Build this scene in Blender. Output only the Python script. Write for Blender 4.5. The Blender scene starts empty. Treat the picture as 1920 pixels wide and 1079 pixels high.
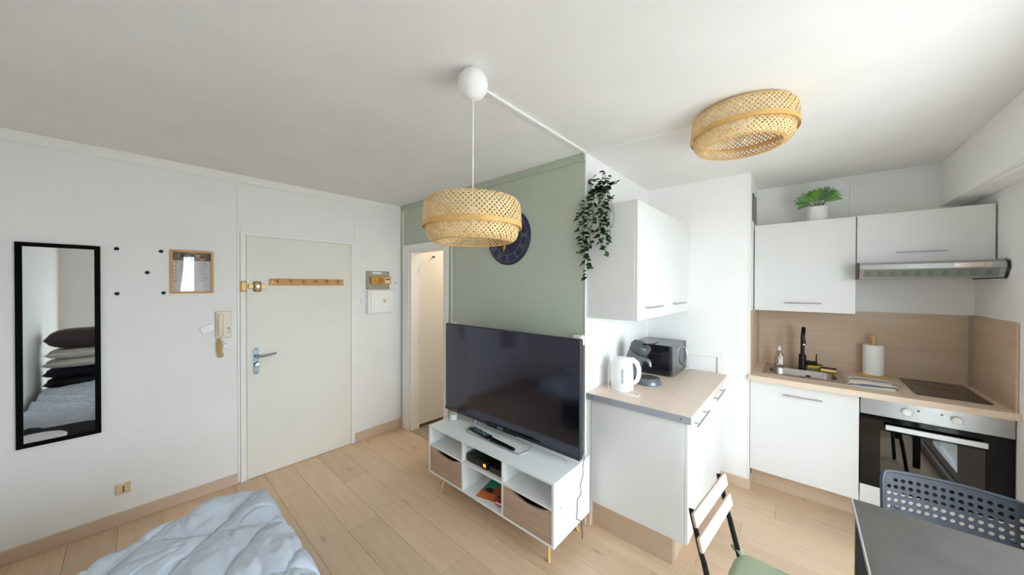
import bpy, bmesh, math, random
from mathutils import Vector, Matrix, noise

random.seed(7)
PI = math.pi
SC = bpy.context.scene
COL = SC.collection

# ---------------------------------------------------------------- room dimensions (metres)
XL, YG, XE, YP, XQ, YK, XR = -3.429, 1.992, -1.091, 3.190, -0.308, 3.829, 0.901
YB = -0.70            # rear wall
H = 2.5

# ---------------------------------------------------------------- camera
def setup_camera():
    f, yaw, pitch, roll = 618.9, 0.7198, -0.0065, 0.0018
    fw = Vector((-math.sin(yaw)*math.cos(pitch), math.cos(yaw)*math.cos(pitch), math.sin(pitch)))
    rt = Vector((math.cos(yaw), math.sin(yaw), 0)); up = rt.cross(fw)
    r2 = rt*math.cos(roll)+up*math.sin(roll); u2 = up*math.cos(roll)-rt*math.sin(roll)
    cd = bpy.data.cameras.new('camera'); cam = bpy.data.objects.new('camera', cd); COL.objects.link(cam)
    m = Matrix((( r2.x, u2.x, -fw.x, 0.0), (r2.y, u2.y, -fw.y, 0.0), (r2.z, u2.z, -fw.z, 1.6086), (0, 0, 0, 1)))
    cam.matrix_world = m
    cd.sensor_fit = 'HORIZONTAL'; cd.sensor_width = 36.0; cd.lens = 36.0*f/1920.0
    cd.clip_start = 0.03; cd.clip_end = 200
    SC.camera = cam
setup_camera()

# ---------------------------------------------------------------- sky, window light, exposure
def setup_light():
    w = bpy.data.worlds.new('overcast_sky'); SC.world = w; w.use_nodes = True
    bg = w.node_tree.nodes['Background']
    bg.inputs[0].default_value = (0.80, 0.905, 1.0, 1); bg.inputs[1].default_value = 4.0
    def area(name, loc, rot, sx, sy, portal=False, energy=0, col=(1, 1, 1)):
        ld = bpy.data.lights.new(name, 'AREA'); ld.shape = 'RECTANGLE'; ld.size = sx; ld.size_y = sy
        ld.energy = energy; ld.color = col
        o = bpy.data.objects.new(name, ld); COL.objects.link(o); o.location = loc; o.rotation_euler = rot
        if portal: ld.cycles.is_portal = True
        return o
    area('window_right_offscreen', (XR+0.11, 1.09, 1.1), (0, PI/2, 0), 2.1, 2.42, True)
    # warm lamp of the little hall behind the inner door, hidden by the wall
    area('hall_lamp_offscreen', (-2.75, 2.7, H-.03), (0, 0, 0), .26, .26, False, 2.4, (1.0, .86, .68))
    vs = SC.view_settings
    vs.view_transform = 'Standard'; vs.look = 'None'; vs.gamma = 1.0; vs.use_curve_mapping = False
    vs.exposure = 1.84
    SC.cycles.max_bounces = 14; SC.cycles.diffuse_bounces = 10; SC.cycles.transparent_max_bounces = 12
    SC.cycles.use_denoising = True
    SC.cycles.sample_clamp_indirect = 8.0
setup_light()

# ---------------------------------------------------------------- material helpers
def lin(c):
    return tuple((x/12.92 if x <= .04045 else ((x+.055)/1.055)**2.4) for x in (v/255.0 for v in c)) + (1,)
MATS = {}
def mat(name, rgb, rough=.5, metal=0.0, spec=.5, noise_amt=0.0, noise_scale=8, bump=0.0, bump_scale=60, emit=0, coat=0, sheen=0):
    if name in MATS: return MATS[name]
    m = bpy.data.materials.new(name); m.use_nodes = True; MATS[name] = m
    nt = m.node_tree; b = nt.nodes['Principled BSDF']; L = nt.links.new
    c = lin(rgb); b.inputs['Base Color'].default_value = c
    b.inputs['Roughness'].default_value = rough; b.inputs['Metallic'].default_value = metal
    b.inputs['Specular IOR Level'].default_value = spec
    if coat: b.inputs['Coat Weight'].default_value = coat
    if sheen: b.inputs['Sheen Weight'].default_value = sheen
    if emit:
        b.inputs['Emission Color'].default_value = c; b.inputs['Emission Strength'].default_value = emit
    if noise_amt or bump:
        tc = nt.nodes.new('ShaderNodeTexCoord')
    if noise_amt:
        n = nt.nodes.new('ShaderNodeTexNoise'); n.inputs['Scale'].default_value = noise_scale; n.inputs['Detail'].default_value = 5
        L(tc.outputs['Object'], n.inputs['Vector'])
        r = nt.nodes.new('ShaderNodeValToRGB')
        r.color_ramp.elements[0].position = .3; r.color_ramp.elements[1].position = .7
        r.color_ramp.elements[0].color = tuple(x*(1-noise_amt) for x in c[:3])+(1,)
        r.color_ramp.elements[1].color = tuple(min(1, x*(1+noise_amt*.6)) for x in c[:3])+(1,)
        L(n.outputs[0], r.inputs[0]); L(r.outputs[0], b.inputs['Base Color'])
    if bump:
        n2 = nt.nodes.new('ShaderNodeTexNoise'); n2.inputs['Scale'].default_value = bump_scale; n2.inputs['Detail'].default_value = 4
        L(tc.outputs['Object'], n2.inputs['Vector'])
        bp = nt.nodes.new('ShaderNodeBump'); bp.inputs['Strength'].default_value = bump; bp.inputs['Distance'].default_value = .01
        L(n2.outputs[0], bp.inputs['Height']); L(bp.outputs[0], b.inputs['Normal'])
    return m

def wood(name, light, dark, axis=0, scale=1.0, rough=.45, contrast=.5, knots=True, per_object=False, bump=.05):
    if name in MATS: return MATS[name]
    m = bpy.data.materials.new(name); m.use_nodes = True; MATS[name] = m
    nt = m.node_tree; N = nt.nodes.new; L = nt.links.new; b = nt.nodes['Principled BSDF']
    tc = N('ShaderNodeTexCoord'); vec = tc.outputs['Object']
    if per_object:
        oi = N('ShaderNodeObjectInfo'); mul = N('ShaderNodeMath'); mul.operation = 'MULTIPLY'; mul.inputs[1].default_value = 37.0
        L(oi.outputs['Random'], mul.inputs[0]); ad = N('ShaderNodeVectorMath'); ad.operation = 'ADD'
        L(vec, ad.inputs[0]); L(mul.outputs[0], ad.inputs[1]); vec = ad.outputs[0]
    mp = N('ShaderNodeMapping'); s = [14*scale]*3; s[axis] = 1.1*scale; mp.inputs['Scale'].default_value = s
    L(vec, mp.inputs['Vector'])
    n1 = N('ShaderNodeTexNoise'); n1.inputs['Scale'].default_value = 1.6; n1.inputs['Detail'].default_value = 8; n1.inputs['Roughness'].default_value = .62; n1.inputs['Distortion'].default_value = .5
    L(mp.outputs[0], n1.inputs['Vector'])
    mp2 = N('ShaderNodeMapping'); s = [90*scale]*3; s[axis] = 2.5*scale; mp2.inputs['Scale'].default_value = s
    L(vec, mp2.inputs['Vector'])
    n2 = N('ShaderNodeTexNoise'); n2.inputs['Scale'].default_value = 1.5; n2.inputs['Detail'].default_value = 4
    L(mp2.outputs[0], n2.inputs['Vector'])
    mx = N('ShaderNodeMath'); mx.operation = 'MULTIPLY_ADD'; mx.inputs[1].default_value = .35; L(n2.outputs[0], mx.inputs[0]); 
    mm = N('ShaderNodeMath'); mm.operation = 'MULTIPLY'; mm.inputs[1].default_value = .75; L(n1.outputs[0], mm.inputs[0]); L(mm.outputs[0], mx.inputs[2])
    r = N('ShaderNodeValToRGB'); e = r.color_ramp.elements
    e[0].position = .5-.28*(1-contrast)-.1; e[1].position = .5+.28*(1-contrast)+.1
    e[0].color = lin(dark); e[1].color = lin(light)
    L(mx.outputs[0], r.inputs[0]); out = r.outputs[0]
    if knots:
        mp3 = N('ShaderNodeMapping'); s = [6.0*scale]*3; s[axis] = 2.1*scale; mp3.inputs['Scale'].default_value = s; L(vec, mp3.inputs['Vector'])
        v = N('ShaderNodeTexVoronoi'); v.inputs['Scale'].default_value = 1.0; L(mp3.outputs[0], v.inputs['Vector'])
        kr = N('ShaderNodeValToRGB'); ke = kr.color_ramp.elements; ke[0].position = .03; ke[1].position = .12
        ke[0].color = (1, 1, 1, 1); ke[1].color = (0, 0, 0, 1); L(v.outputs['Distance'], kr.inputs[0])
        km = N('ShaderNodeMath'); km.operation = 'MULTIPLY'; km.inputs[1].default_value = .38; L(kr.outputs[0], km.inputs[0])
        mix = N('ShaderNodeMix'); mix.data_type = 'RGBA'; L(km.outputs[0], mix.inputs[0]); L(out, mix.inputs[6])
        mix.inputs[7].default_value = lin(tuple(int(x*.62) for x in dark)); out = mix.outputs[2]
    if per_object:
        hs = N('ShaderNodeHueSaturation'); mr = N('ShaderNodeMapRange'); mr.inputs[3].default_value = .93; mr.inputs[4].default_value = 1.05
        L(oi.outputs['Random'], mr.inputs[0]); L(mr.outputs[0], hs.inputs['Value']); L(out, hs.inputs['Color']); out = hs.outputs[0]
    L(out, b.inputs['Base Color']); b.inputs['Roughness'].default_value = rough
    if bump:
        bp = N('ShaderNodeBump'); bp.inputs['Strength'].default_value = bump; bp.inputs['Distance'].default_value = .005
        L(mx.outputs[0], bp.inputs['Height']); L(bp.outputs[0], b.inputs['Normal'])
    return m

def glass_mat(name, tint=(255, 255, 255), refl=.12, rough=.0):
    if name in MATS: return MATS[name]
    m = bpy.data.materials.new(name); m.use_nodes = True; MATS[name] = m
    nt = m.node_tree; nt.nodes.remove(nt.nodes['Principled BSDF'])
    t = nt.nodes.new('ShaderNodeBsdfTransparent'); t.inputs[0].default_value = lin(tint)
    g = nt.nodes.new('ShaderNodeBsdfGlossy'); g.inputs['Roughness'].default_value = rough
    lw = nt.nodes.new('ShaderNodeLayerWeight'); lw.inputs[0].default_value = .5
    pw = nt.nodes.new('ShaderNodeMath'); pw.operation = 'POWER'; pw.inputs[1].default_value = 4.0; nt.links.new(lw.outputs['Facing'], pw.inputs[0])
    ad = nt.nodes.new('ShaderNodeMath'); ad.operation = 'MULTIPLY_ADD'; ad.use_clamp = True; ad.inputs[1].default_value = .55; ad.inputs[2].default_value = refl-.01
    mx = nt.nodes.new('ShaderNodeMixShader')
    nt.links.new(pw.outputs[0], ad.inputs[0]); nt.links.new(ad.outputs[0], mx.inputs[0])
    nt.links.new(t.outputs[0], mx.inputs[1]); nt.links.new(g.outputs[0], mx.inputs[2])
    nt.links.new(mx.outputs[0], nt.nodes['Material Output'].inputs[0])
    return m

def stripes_mat(name, base, stripe, axis, freq, width, rough=.9):
    if name in MATS: return MATS[name]
    m = mat(name, base, rough, bump=.3, bump_scale=250); nt = m.node_tree
    tc = nt.nodes.new('ShaderNodeTexCoord'); sp = nt.nodes.new('ShaderNodeSeparateXYZ'); nt.links.new(tc.outputs['Object'], sp.inputs[0])
    mu = nt.nodes.new('ShaderNodeMath'); mu.operation = 'MULTIPLY'; mu.inputs[1].default_value = freq; nt.links.new(sp.outputs[axis], mu.inputs[0])
    fr = nt.nodes.new('ShaderNodeMath'); fr.operation = 'FRACT'; nt.links.new(mu.outputs[0], fr.inputs[0])
    ls = nt.nodes.new('ShaderNodeMath'); ls.operation = 'LESS_THAN'; ls.inputs[1].default_value = width; nt.links.new(fr.outputs[0], ls.inputs[0])
    mx = nt.nodes.new('ShaderNodeMix'); mx.data_type = 'RGBA'; nt.links.new(ls.outputs[0], mx.inputs[0])
    mx.inputs[6].default_value = lin(base); mx.inputs[7].default_value = lin(stripe)
    nt.links.new(mx.outputs[2], nt.nodes['Principled BSDF'].inputs['Base Color'])
    return m

M_WALL = mat('wall_paint', (240, 239, 238), .75, spec=.25, noise_amt=.025, noise_scale=2.5, bump=.04, bump_scale=90)
M_CEIL = mat('ceiling_paint', (236, 233, 232), .85, spec=.2, noise_amt=.03, noise_scale=3, bump=.1, bump_scale=160)
M_TRIM = mat('trim_paint', (241, 239, 235), .5, spec=.4)
M_GREEN = mat('sage_green_paint', (188, 196, 182), .6, spec=.3, noise_amt=.03, noise_scale=3)
M_GREEN_GLOSS = mat('sage_green_trim', (180, 189, 174), .4, spec=.4)
M_PLANK = wood('oak_laminate', (222, 196, 168), (196, 164, 130), 0, 1.0, .36, .25, True, True)
M_BASEB = wood('oak_baseboard', (218, 194, 172), (200, 172, 148), 1, .8, .5, .2, False)
M_SPLASH = wood('pale_oak_splashback', (210, 187, 164), (184, 156, 130), 0, .9, .5, .3, False)
M_SPLASH_Y = wood('pale_oak_splashback_side', (210, 187, 164), (184, 156, 130), 1, .9, .5, .3, False)
M_WORKTOP = wood('pale_oak_worktop', (228, 208, 186), (210, 186, 162), 0, .9, .42, .2, False)
M_WORKTOP_Y = wood('pale_oak_worktop_cross', (230, 212, 196), (214, 192, 174), 1, .9, .42, .2, False)
M_LAMINATE = mat('white_laminate', (225, 224, 222), .35, spec=.45)
M_LAM_EDGE = mat('white_laminate_edge', (225, 222, 214), .45)
M_DOORPAINT = mat('cream_door_paint', (233, 230, 221), .45, spec=.4, noise_amt=.02, noise_scale=3)
M_CREAM = mat('warm_cream_paint', (236, 233, 226), .5, spec=.35)
M_BLACK = mat('black_plastic', (16, 16, 18), .35)
M_BLACKMATT = mat('black_matt', (18, 18, 19), .6)
M_FRAMEBLACK = mat('black_lacquer', (5, 4, 4), .7, spec=.1)
M_DARKGREY = mat('dark_grey_plastic', (58, 62, 68), .35)
M_STEEL = mat('brushed_steel', (176, 176, 176), .3, 1.0, noise_amt=.05, noise_scale=20)
M_STEELDK = mat('satin_steel', (176, 177, 180), .34, .75)
M_CHROME = mat('chrome', (215, 217, 220), .12, 1.0)
M_WHITEPL = mat('white_plastic', (238, 238, 237), .35)
M_IVORYPL = mat('ivory_plastic', (229, 219, 196), .4)
M_BAMBOO = mat('bamboo_strip', (236, 204, 150), .5, noise_amt=.18, noise_scale=14)
M_BAMBOO_BAND = mat('bamboo_band', (222, 176, 104), .45, noise_amt=.12, noise_scale=20)
M_PINE = wood('pine_wood', (216, 166, 104), (188, 132, 72), 1, 1.6, .5, .3, False)
M_BEECH = wood('beech_wood', (224, 184, 122), (204, 158, 96), 2, 2, .5, .2, False)
M_LEAFDARK = mat('ivy_leaf_green', (62, 96, 56), .45, noise_amt=.3, noise_scale=30)
M_LEAFMID = mat('ivy_leaf_light_green', (92, 130, 66), .45, noise_amt=.25, noise_scale=30)
M_PALM = mat('palm_leaf_green', (104, 156, 58), .45, noise_amt=.25, noise_scale=25)
M_PALM2 = mat('palm_leaf_deep_green', (62, 112, 52), .45, noise_amt=.25, noise_scale=25)
M_STEM = mat('green_stem', (86, 118, 62), .55)
M_NAVY = mat('navy_clock_face', (38, 42, 68), .55)
M_CLOCKLINE = mat('grey_clock_line', (150, 158, 172), .5)
M_GOLD = mat('gold_hand', (214, 170, 104), .35, .4)
M_SCREEN = mat('dark_tv_glass', (14, 14, 22), .10, spec=1.0); M_SCREEN.node_tree.nodes['Principled BSDF'].inputs['IOR'].default_value = 1.6; M_SCREEN.node_tree.nodes['Principled BSDF'].inputs['Specular Tint'].default_value = (.72, .76, 1, 1)
M_BENCHWHITE = mat('white_bench_lacquer', (240, 242, 243), .38, spec=.45)
M_SONOMA = wood('grey_oak_drawer_front', (202, 176, 154), (160, 130, 110), 0, 1.6, .5, .45, True)
M_MIRROR = mat('mirror_silver', (225, 227, 228), .02, 1.0)
M_ORANGEPL = mat('amber_plastic', (196, 146, 62), .4)
M_BRASS = mat('brass_paint', (205, 160, 72), .35, .25)
M_BEIGEGREY = mat('beige_grey_plastic', (168, 160, 140), .45)
M_DUVET = mat('pale_blue_duvet', (203, 212, 226), .8, noise_amt=.02, noise_scale=6, bump=.45, bump_scale=26)
M_PAPER = mat('white_paper', (240, 240, 238), .9, bump=.1, bump_scale=120)
M_TABLETOP = mat('charcoal_table_top', (78, 73, 69), .55, spec=.3, noise_amt=.14, noise_scale=9)
M_METALDK = mat('slate_powder_coat', (50, 52, 60), .5, spec=.35)
M_OVENGLASS = mat('black_oven_glass', (9, 8, 10), .08, spec=.3)
M_HOB = mat('dark_brown_hob_glass', (62, 48, 40), .12, spec=.6)
M_SAGECLOTH = mat('sage_cushion_cloth', (164, 176, 148), .9, bump=.2, bump_scale=200)
M_ASHSLAT = wood('pale_ash_slat', (208, 184, 168), (192, 164, 148), 1, 2, .5, .2, False)
M_CLEAR = glass_mat('clear_glass', (250, 252, 252), .06)
M_TINT = glass_mat('tinted_oven_glass', (120, 112, 104), .10)
M_WINGLASS = glass_mat('window_glass', (252, 254, 253), .05)

# ---------------------------------------------------------------- mesh helpers
OFF = {}
class MB:
    def __init__(s): s.bm = bmesh.new()
    def box(s, x0, x1, y0, y1, z0, z1, bev=0.0, seg=1):
        bm = s.bm
        v = [bm.verts.new((x, y, z)) for x in (x0, x1) for y in (y0, y1) for z in (z0, z1)]
        fs = [bm.faces.new([v[i] for i in q]) for q in ((0, 1, 3, 2), (4, 6, 7, 5), (0, 4, 5, 1), (2, 3, 7, 6), (0, 2, 6, 4), (1, 5, 7, 3))]
        if bev:
            es = list({e for f in fs for e in f.edges})
            bmesh.ops.bevel(bm, geom=es, offset=bev, segments=seg, affect='EDGES', profile=.5)
        return s
    def obox(s, c, size, rot, bev=0.0):
        t = MB(); a, b, d = (x/2 for x in size); t.box(-a, a, -b, b, -d, d, bev)
        t.bm.transform(Matrix.Translation(c) @ rot.to_matrix().to_4x4() if not isinstance(rot, Matrix) else Matrix.Translation(c) @ rot.to_4x4())
        return s.merge(t)
    def merge(s, t):
        me = bpy.data.meshes.new('tmp'); t.bm.to_mesh(me); t.bm.free(); s.bm.from_mesh(me); bpy.data.meshes.remove(me); return s
    def cyl(s, p0, p1, r0, r1=None, n=16, caps=True):
        r1 = r0 if r1 is None else r1
        return s.tube([p0, p1], [r0, r1], n, caps)
    def tube(s, pts, r, n=8, caps=True, flat=None):
        pts = [Vector(p) for p in pts]; bm = s.bm; rings = []
        rs = r if isinstance(r, (list, tuple)) else [r]*len(pts)
        ref = None
        for i, p in enumerate(pts):
            d = (pts[min(i+1, len(pts)-1)]-pts[max(i-1, 0)])
            if d.length < 1e-9: d = Vector((0, 0, 1))
            d.normalize()
            if ref is None:
                ref = Vector((0, 0, 1)) if abs(d.z) < .9 else Vector((1, 0, 0))
                a = d.cross(ref).normalized()
            else:
                a = (a - d*a.dot(d)).normalized()
            b = d.cross(a)
            fa, fb = (1, 1) if flat is None else flat
            rings.append([bm.verts.new(p+(a*math.cos(2*PI*k/n)*fa+b*math.sin(2*PI*k/n)*fb)*rs[i]) for k in range(n)])
        for i in range(len(rings)-1):
            for k in range(n):
                bm.faces.new((rings[i][k], rings[i][(k+1) % n], rings[i+1][(k+1) % n], rings[i+1][k]))
        if caps:
            bm.faces.new(rings[0][::-1]); bm.faces.new(rings[-1])
        return s
    def lathe(s, prof, c=(0, 0, 0), n=32, rot=None, sx=1, sy=1):
        bm = s.bm; c = Vector(c); rings = []
        for r, z in prof:
            if r < 1e-6: rings.append([Vector((0, 0, z))])
            else: rings.append([Vector((r*sx*math.cos(2*PI*k/n), r*sy*math.sin(2*PI*k/n), z)) for k in range(n)])
        if rot is not None: rings = [[rot @ v for v in R] for R in rings]
        rings = [[bm.verts.new(v+c) for v in R] for R in rings]
        for A, B in zip(rings, rings[1:]):
            for k in range(n):
                k2 = (k+1) % n
                if len(A) == 1 and len(B) == 1: continue
                if len(A) == 1: bm.faces.new((A[0], B[k2], B[k]))
                elif len(B) == 1: bm.faces.new((A[k], A[k2], B[0]))
                else: bm.faces.new((A[k], A[k2], B[k2], B[k]))
        return s
    def prism(s, pts, axis, a, b):
        bm = s.bm
        def mk(p, t):
            if axis == 0: return (t, p[0], p[1])
            if axis == 1: return (p[0], t, p[1])
            return (p[0], p[1], t)
        A = [bm.verts.new(mk(p, a)) for p in pts]; B = [bm.verts.new(mk(p, b)) for p in pts]; n = len(pts)
        bm.faces.new(A[::-1]); bm.faces.new(B)
        for k in range(n): bm.faces.new((A[k], A[(k+1) % n], B[(k+1) % n], B[k]))
        return s
    def mesh(s, name):
        bmesh.ops.recalc_face_normals(s.bm, faces=s.bm.faces)
        me = bpy.data.meshes.new(name); s.bm.to_mesh(me); s.bm.free(); return me
    def build(s, name, m, parent=None, smooth=False, recalc=True):
        if recalc: bmesh.ops.recalc_face_normals(s.bm, faces=s.bm.faces)
        if parent is not None: off = OFF[parent.name]
        else:
            vs = [v.co for v in s.bm.verts]
            off = Vector(((min(v.x for v in vs)+max(v.x for v in vs))/2, (min(v.y for v in vs)+max(v.y for v in vs))/2, min(v.z for v in vs)))
        bmesh.ops.translate(s.bm, verts=s.bm.verts, vec=-off)
        me = bpy.data.meshes.new(name); s.bm.to_mesh(me); s.bm.free()
        if m is not None: me.materials.append(m)
        if smooth:
            me.polygons.foreach_set('use_smooth', [True]*len(me.polygons)); me.set_sharp_from_angle(angle=math.radians(38))
        o = bpy.data.objects.new(name, me); COL.objects.link(o); OFF[o.name] = off.copy()
        if parent is not None: o.parent = parent
        else: o.location = off
        return o
def B(*a, **k): return MB().box(*a, **k)
def thing(name, loc, label, cat, group=None):
    o = bpy.data.objects.new(name, None); COL.objects.link(o); o.location = loc; o.empty_display_size = .05
    OFF[o.name] = Vector(loc); o['label'] = label; o['category'] = cat
    if group: o['group'] = group
    return o
def tag(o, label, cat, group=None):
    o['label'] = label; o['category'] = cat
    if group: o['group'] = group
    return o
def struct(o, label=None):
    o['kind'] = 'structure'
    if label: o['label'] = label
    return o
def text_mesh(s, size, depth, font_rot, loc):
    cu = bpy.data.curves.new('txt', 'FONT'); cu.body = s; cu.size = size; cu.extrude = depth; cu.align_x = 'CENTER'; cu.align_y = 'CENTER'; cu.resolution_u = 3
    o = bpy.data.objects.new('txt', cu); COL.objects.link(o)
    bpy.context.view_layer.update()
    me = bpy.data.meshes.new_from_object(o.evaluated_get(bpy.context.evaluated_depsgraph_get()))
    bpy.data.objects.remove(o); bpy.data.curves.remove(cu)
    me.transform(Matrix.Translation(loc) @ font_rot.to_4x4())
    t = MB(); t.bm.from_mesh(me); bpy.data.meshes.remove(me); return t

# ================================================================= THE SETTING
def build_floor():
    fl = B(XL-.1, XR+.1, YB-.1, YK+.1, -.12, -.008).build('floor', mat('subfloor', (120, 96, 70), .8)); struct(fl)
    OFF['floor_parts'] = fl.location.copy()
    PW, PL, gap = .199, 1.285, .0012
    regions = [(XL, XR, YB, YG), (XE, XR, YG, YP), (XQ, XR, YP, YK)]
    cache = {}; k = 0; y = .912-PW*9
    while y < YK:
        off = ((k*.437+.13) % 1.0)*PL
        for (a, b, c, d) in regions:
            y0, y1 = max(y, c), min(y+PW, d)
            if y1-y0 < .004: continue
            x = XL-off
            while x < b:
                x0, x1 = max(x, a), min(x+PL, b)
                if x1-x0 > .01:
                    lx, ly = round(x1-x0-gap, 4), round(y1-y0-gap, 4)
                    if (lx, ly) not in cache:
                        me = B(-lx/2, lx/2, -ly/2, ly/2, -.007, 0, bev=.0009).mesh('plank'); me.materials.append(M_PLANK); cache[(lx, ly)] = me
                    o = bpy.data.objects.new('plank', cache[(lx, ly)]); COL.objects.link(o); o.parent = fl
                    o.location = Vector(((x0+x1)/2, (y0+y1)/2, 0))-fl.location
                x += PL
        y += PW; k += 1
    # lino of the little hall behind the inner door
    h = B(XL, -1.2, YG+.004, 3.2, -.1, -.001).build('floor', mat('grey_lino', (158, 148, 136), .5, noise_amt=.1, noise_scale=12)); struct(h)
    s = B(-3.25, -2.62, YG, YG+.09, -.001, .006, bev=.002).build('trim_1', mat('threshold_metal', (176, 164, 142), .45, .3)); struct(s)
build_floor()

def build_shell():
    T = .12
    struct(B(XL-T, XR+.3, YB-T, YK+T, H, H+.1).build('ceiling', M_CEIL))
    struct(B(XL-T, XL, YB-T, 3.3, -.1, H).build('wall_left', M_WALL))
    struct(B(XL, XR+T, YB-T, YB, -.1, H).build('wall_rear', M_WALL))
    # wall behind the television with the opening of the inner door
    w = MB(); y0, y1 = YG+.004, YG+.09
    w.box(XL, -3.25, y0, y1, -.1, H); w.box(-3.25, -2.62, y0, y1, 2.0, H); w.box(-2.62, XE, y0, y1, -.1, H)
    ob = struct(w.build('wall_middle', M_WALL))
    g = MB(); g.box(XL, -3.25, YG, y0, 0, H); g.box(-3.25, -2.62, YG, y0, 2.0, H); g.box(-2.62, XE-.004, YG, y0, 0, H)
    g.build('painted_panel', M_GREEN, ob)
    struct(B(XE-.1, XE, y1, YP, -.1, H).build('wall_alcove', M_WALL))
    struct(B(XE-.1, XQ, YP, YK+T, -.1, H).build('wall_pier', M_WALL))
    struct(B(XQ, XR+T, YK, YK+T, -.1, H).build('wall_kitchen', M_WALL))
    # window wall with one wide opening
    w = MB(); wy0, wy1, wz0, wz1 = -.12, 2.30, .06, 2.15
    w.box(XR, XR+T, YB, wy0, -.1, H); w.box(XR, XR+T, wy1, YK, -.1, H); w.box(XR, XR+T, wy0, wy1, -.1, wz0); w.box(XR, XR+T, wy0, wy1, wz1, H)
    struct(w.build('wall_right', M_WALL))
    # boxed-in roller shutter running along the window wall
    bx = B(.752, XR, YB, YK, 2.185, H, bev=.004).build('trim_2', M_WALL); struct(bx)
    struct(B(.775, .895, -.12, 3.05, 2.168, 2.187, bev=.004).build('trim_3', M_WHITEPL))
    # window frame, mullions and panes
    f = MB(); xa, xb = XR+.03, XR+.09
    f.box(xa, xb, wy0, wy1, wz0, wz0+.07, .004); f.box(xa, xb, wy0, wy1, wz1-.07, wz1, .004)
    for yy in (wy0, wy1-.07): f.box(xa, xb, yy, yy+.07, wz0, wz1, .004)
    win = B(XR+.02, XR+.1, wy0, wy1, wz0-.015, wz0, .002).build('window_1', M_WHITEPL); struct(win)
    f.build('window_frame', M_WHITEPL, win)
    n = 3; cw = (wy1-wy0-.14)/n
    for i in range(1, n):
        yy = wy0+.07+cw*i; B(xa, xb, yy-.05, yy+.05, wz0+.07, wz1-.07, .004).build('mullion', M_WHITEPL, win)
    for i in range(n):
        yy = wy0+.07+cw*i; B(XR+.058, XR+.064, yy+.05, yy+cw-.05, wz0+.07, wz1-.07).build('pane', M_WINGLASS, win)
    # little hall behind the inner door
    struct(B(-2.05, -1.95, YG+.09, 3.2, -.1, H).build('wall_hall', M_CREAM))
    struct(B(XL, -1.95, 3.2, 3.3, -.1, H).build('wall_hall', M_CREAM))
    struct(B(XL, XL+.004, YG+.09, 3.2, -.001, H).build('wall_hall', M_CREAM))
    # cornices, corner trims, skirtings
    struct(B(XL, XL+.014, YB, YG, 2.435, H, bev=.002).build('trim_4', M_TRIM))
    struct(B(XL+.014, XE-.003, YG-.014, YG, 2.446, H, bev=.002).build('trim_5', M_GREEN_GLOSS))
    struct(B(XE-.004, XE+.004, YG-.004, YG+.006, 0, H-.06, bev=.001).build('trim_6', M_TRIM))
    struct(B(XL, XL+.012, .541, .557, .08, 2.435, bev=.002).build('trim_7', M_TRIM))
    struct(B(XL, XL+.012, 1.468, 1.530, 1.36, 2.435, bev=.002).build('trim_8', M_TRIM))
    struct(B(XL, XL+.010, 1.530, YG, 1.418, 1.433, bev=.002).build('trim_9', M_TRIM))
    struct(B(XL+.05, XL+.064, YG-.010, YG, 2.05, 2.43, bev=.002).build('trim_10', M_WHITEPL))
    struct(B(-2.512, -2.488, YG-.012, YG, .09, 2.03, bev=.002).build('trim_11', M_GREEN_GLOSS))
    struct(B(-2.500, -2.494, YG-.016, YG-.012, .09, 2.03).build('trim_12', M_WHITEPL))
    struct(B(XQ-.004, XQ+.006, YP-.004, YP+.006, .09, H-.01, bev=.001).build('trim_13', M_TRIM))
    struct(B(.290, .314, YK-.006, YK, 2.12, 2.47, bev=.001).build('trim_14', M_TRIM))
    struct(B(XL, XL+.014, YB, .541, 0, .082, bev=.002).build('baseboard_left', M_BASEB))
    struct(B(XL, XL+.014, 1.480, YG, 0, .092, bev=.002).build('baseboard_left', M_BASEB))
    struct(B(XL+.014, -3.372, YG-.012, YG, 0, .09, bev=.002).build('baseboard_middle', M_BASEB))
    struct(B(-2.55, XE+.012, YG-.014, YG-.001, 0, .085, bev=.002).build('baseboard_middle', M_BASEB))
    struct(B(XE+.001, XE+.04, YG-.002, YG+.035, 0, .085, bev=.002).build('baseboard_corner', M_BASEB))
    struct(B(XE+.5, XQ+.012, YP-.014, YP, 0, .078, bev=.002).build('baseboard_pier', M_BASEB))
    struct(B(XQ, XQ+.012, YP, YP+.12, 0, .078, bev=.002).build('baseboard_pier', M_BASEB))
    struct(B(XL, -2.3, YB, YB+.014, 0, .082, bev=.002).build('baseboard_rear', M_BASEB))
    # white batten frame on the pier behind the worktop
    t = MB(); t.box(XE, -.475, YP-.014, YP, 1.012, 1.050, .002); t.box(-.520, -.475, YP-.014, YP, .19, 1.012, .002)
    struct(t.build('trim_15', M_TRIM))
    # cable ducts on the ceiling
    struct(B(-1.098, -1.078, 1.02, YG-.014, H-.012, H, bev=.002).build('trim_16', M_WHITEPL))
    t = MB(); t.obox(Vector((-.67, 2.03, H-.004)), (.84, .012, .008), Matrix.Rotation(.07, 3, 'Z'))
    struct(t.build('trim_17', M_WHITEPL))
    # unseen ground outside, made pale to bounce more neutral light indoors
    struct(B(XR+.14, 30, -25, 25, -.4, -.1).build('ground', mat('pale_bounce_ground', (206, 202, 194), .9, noise_amt=.08, noise_scale=2)))
build_shell()

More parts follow.
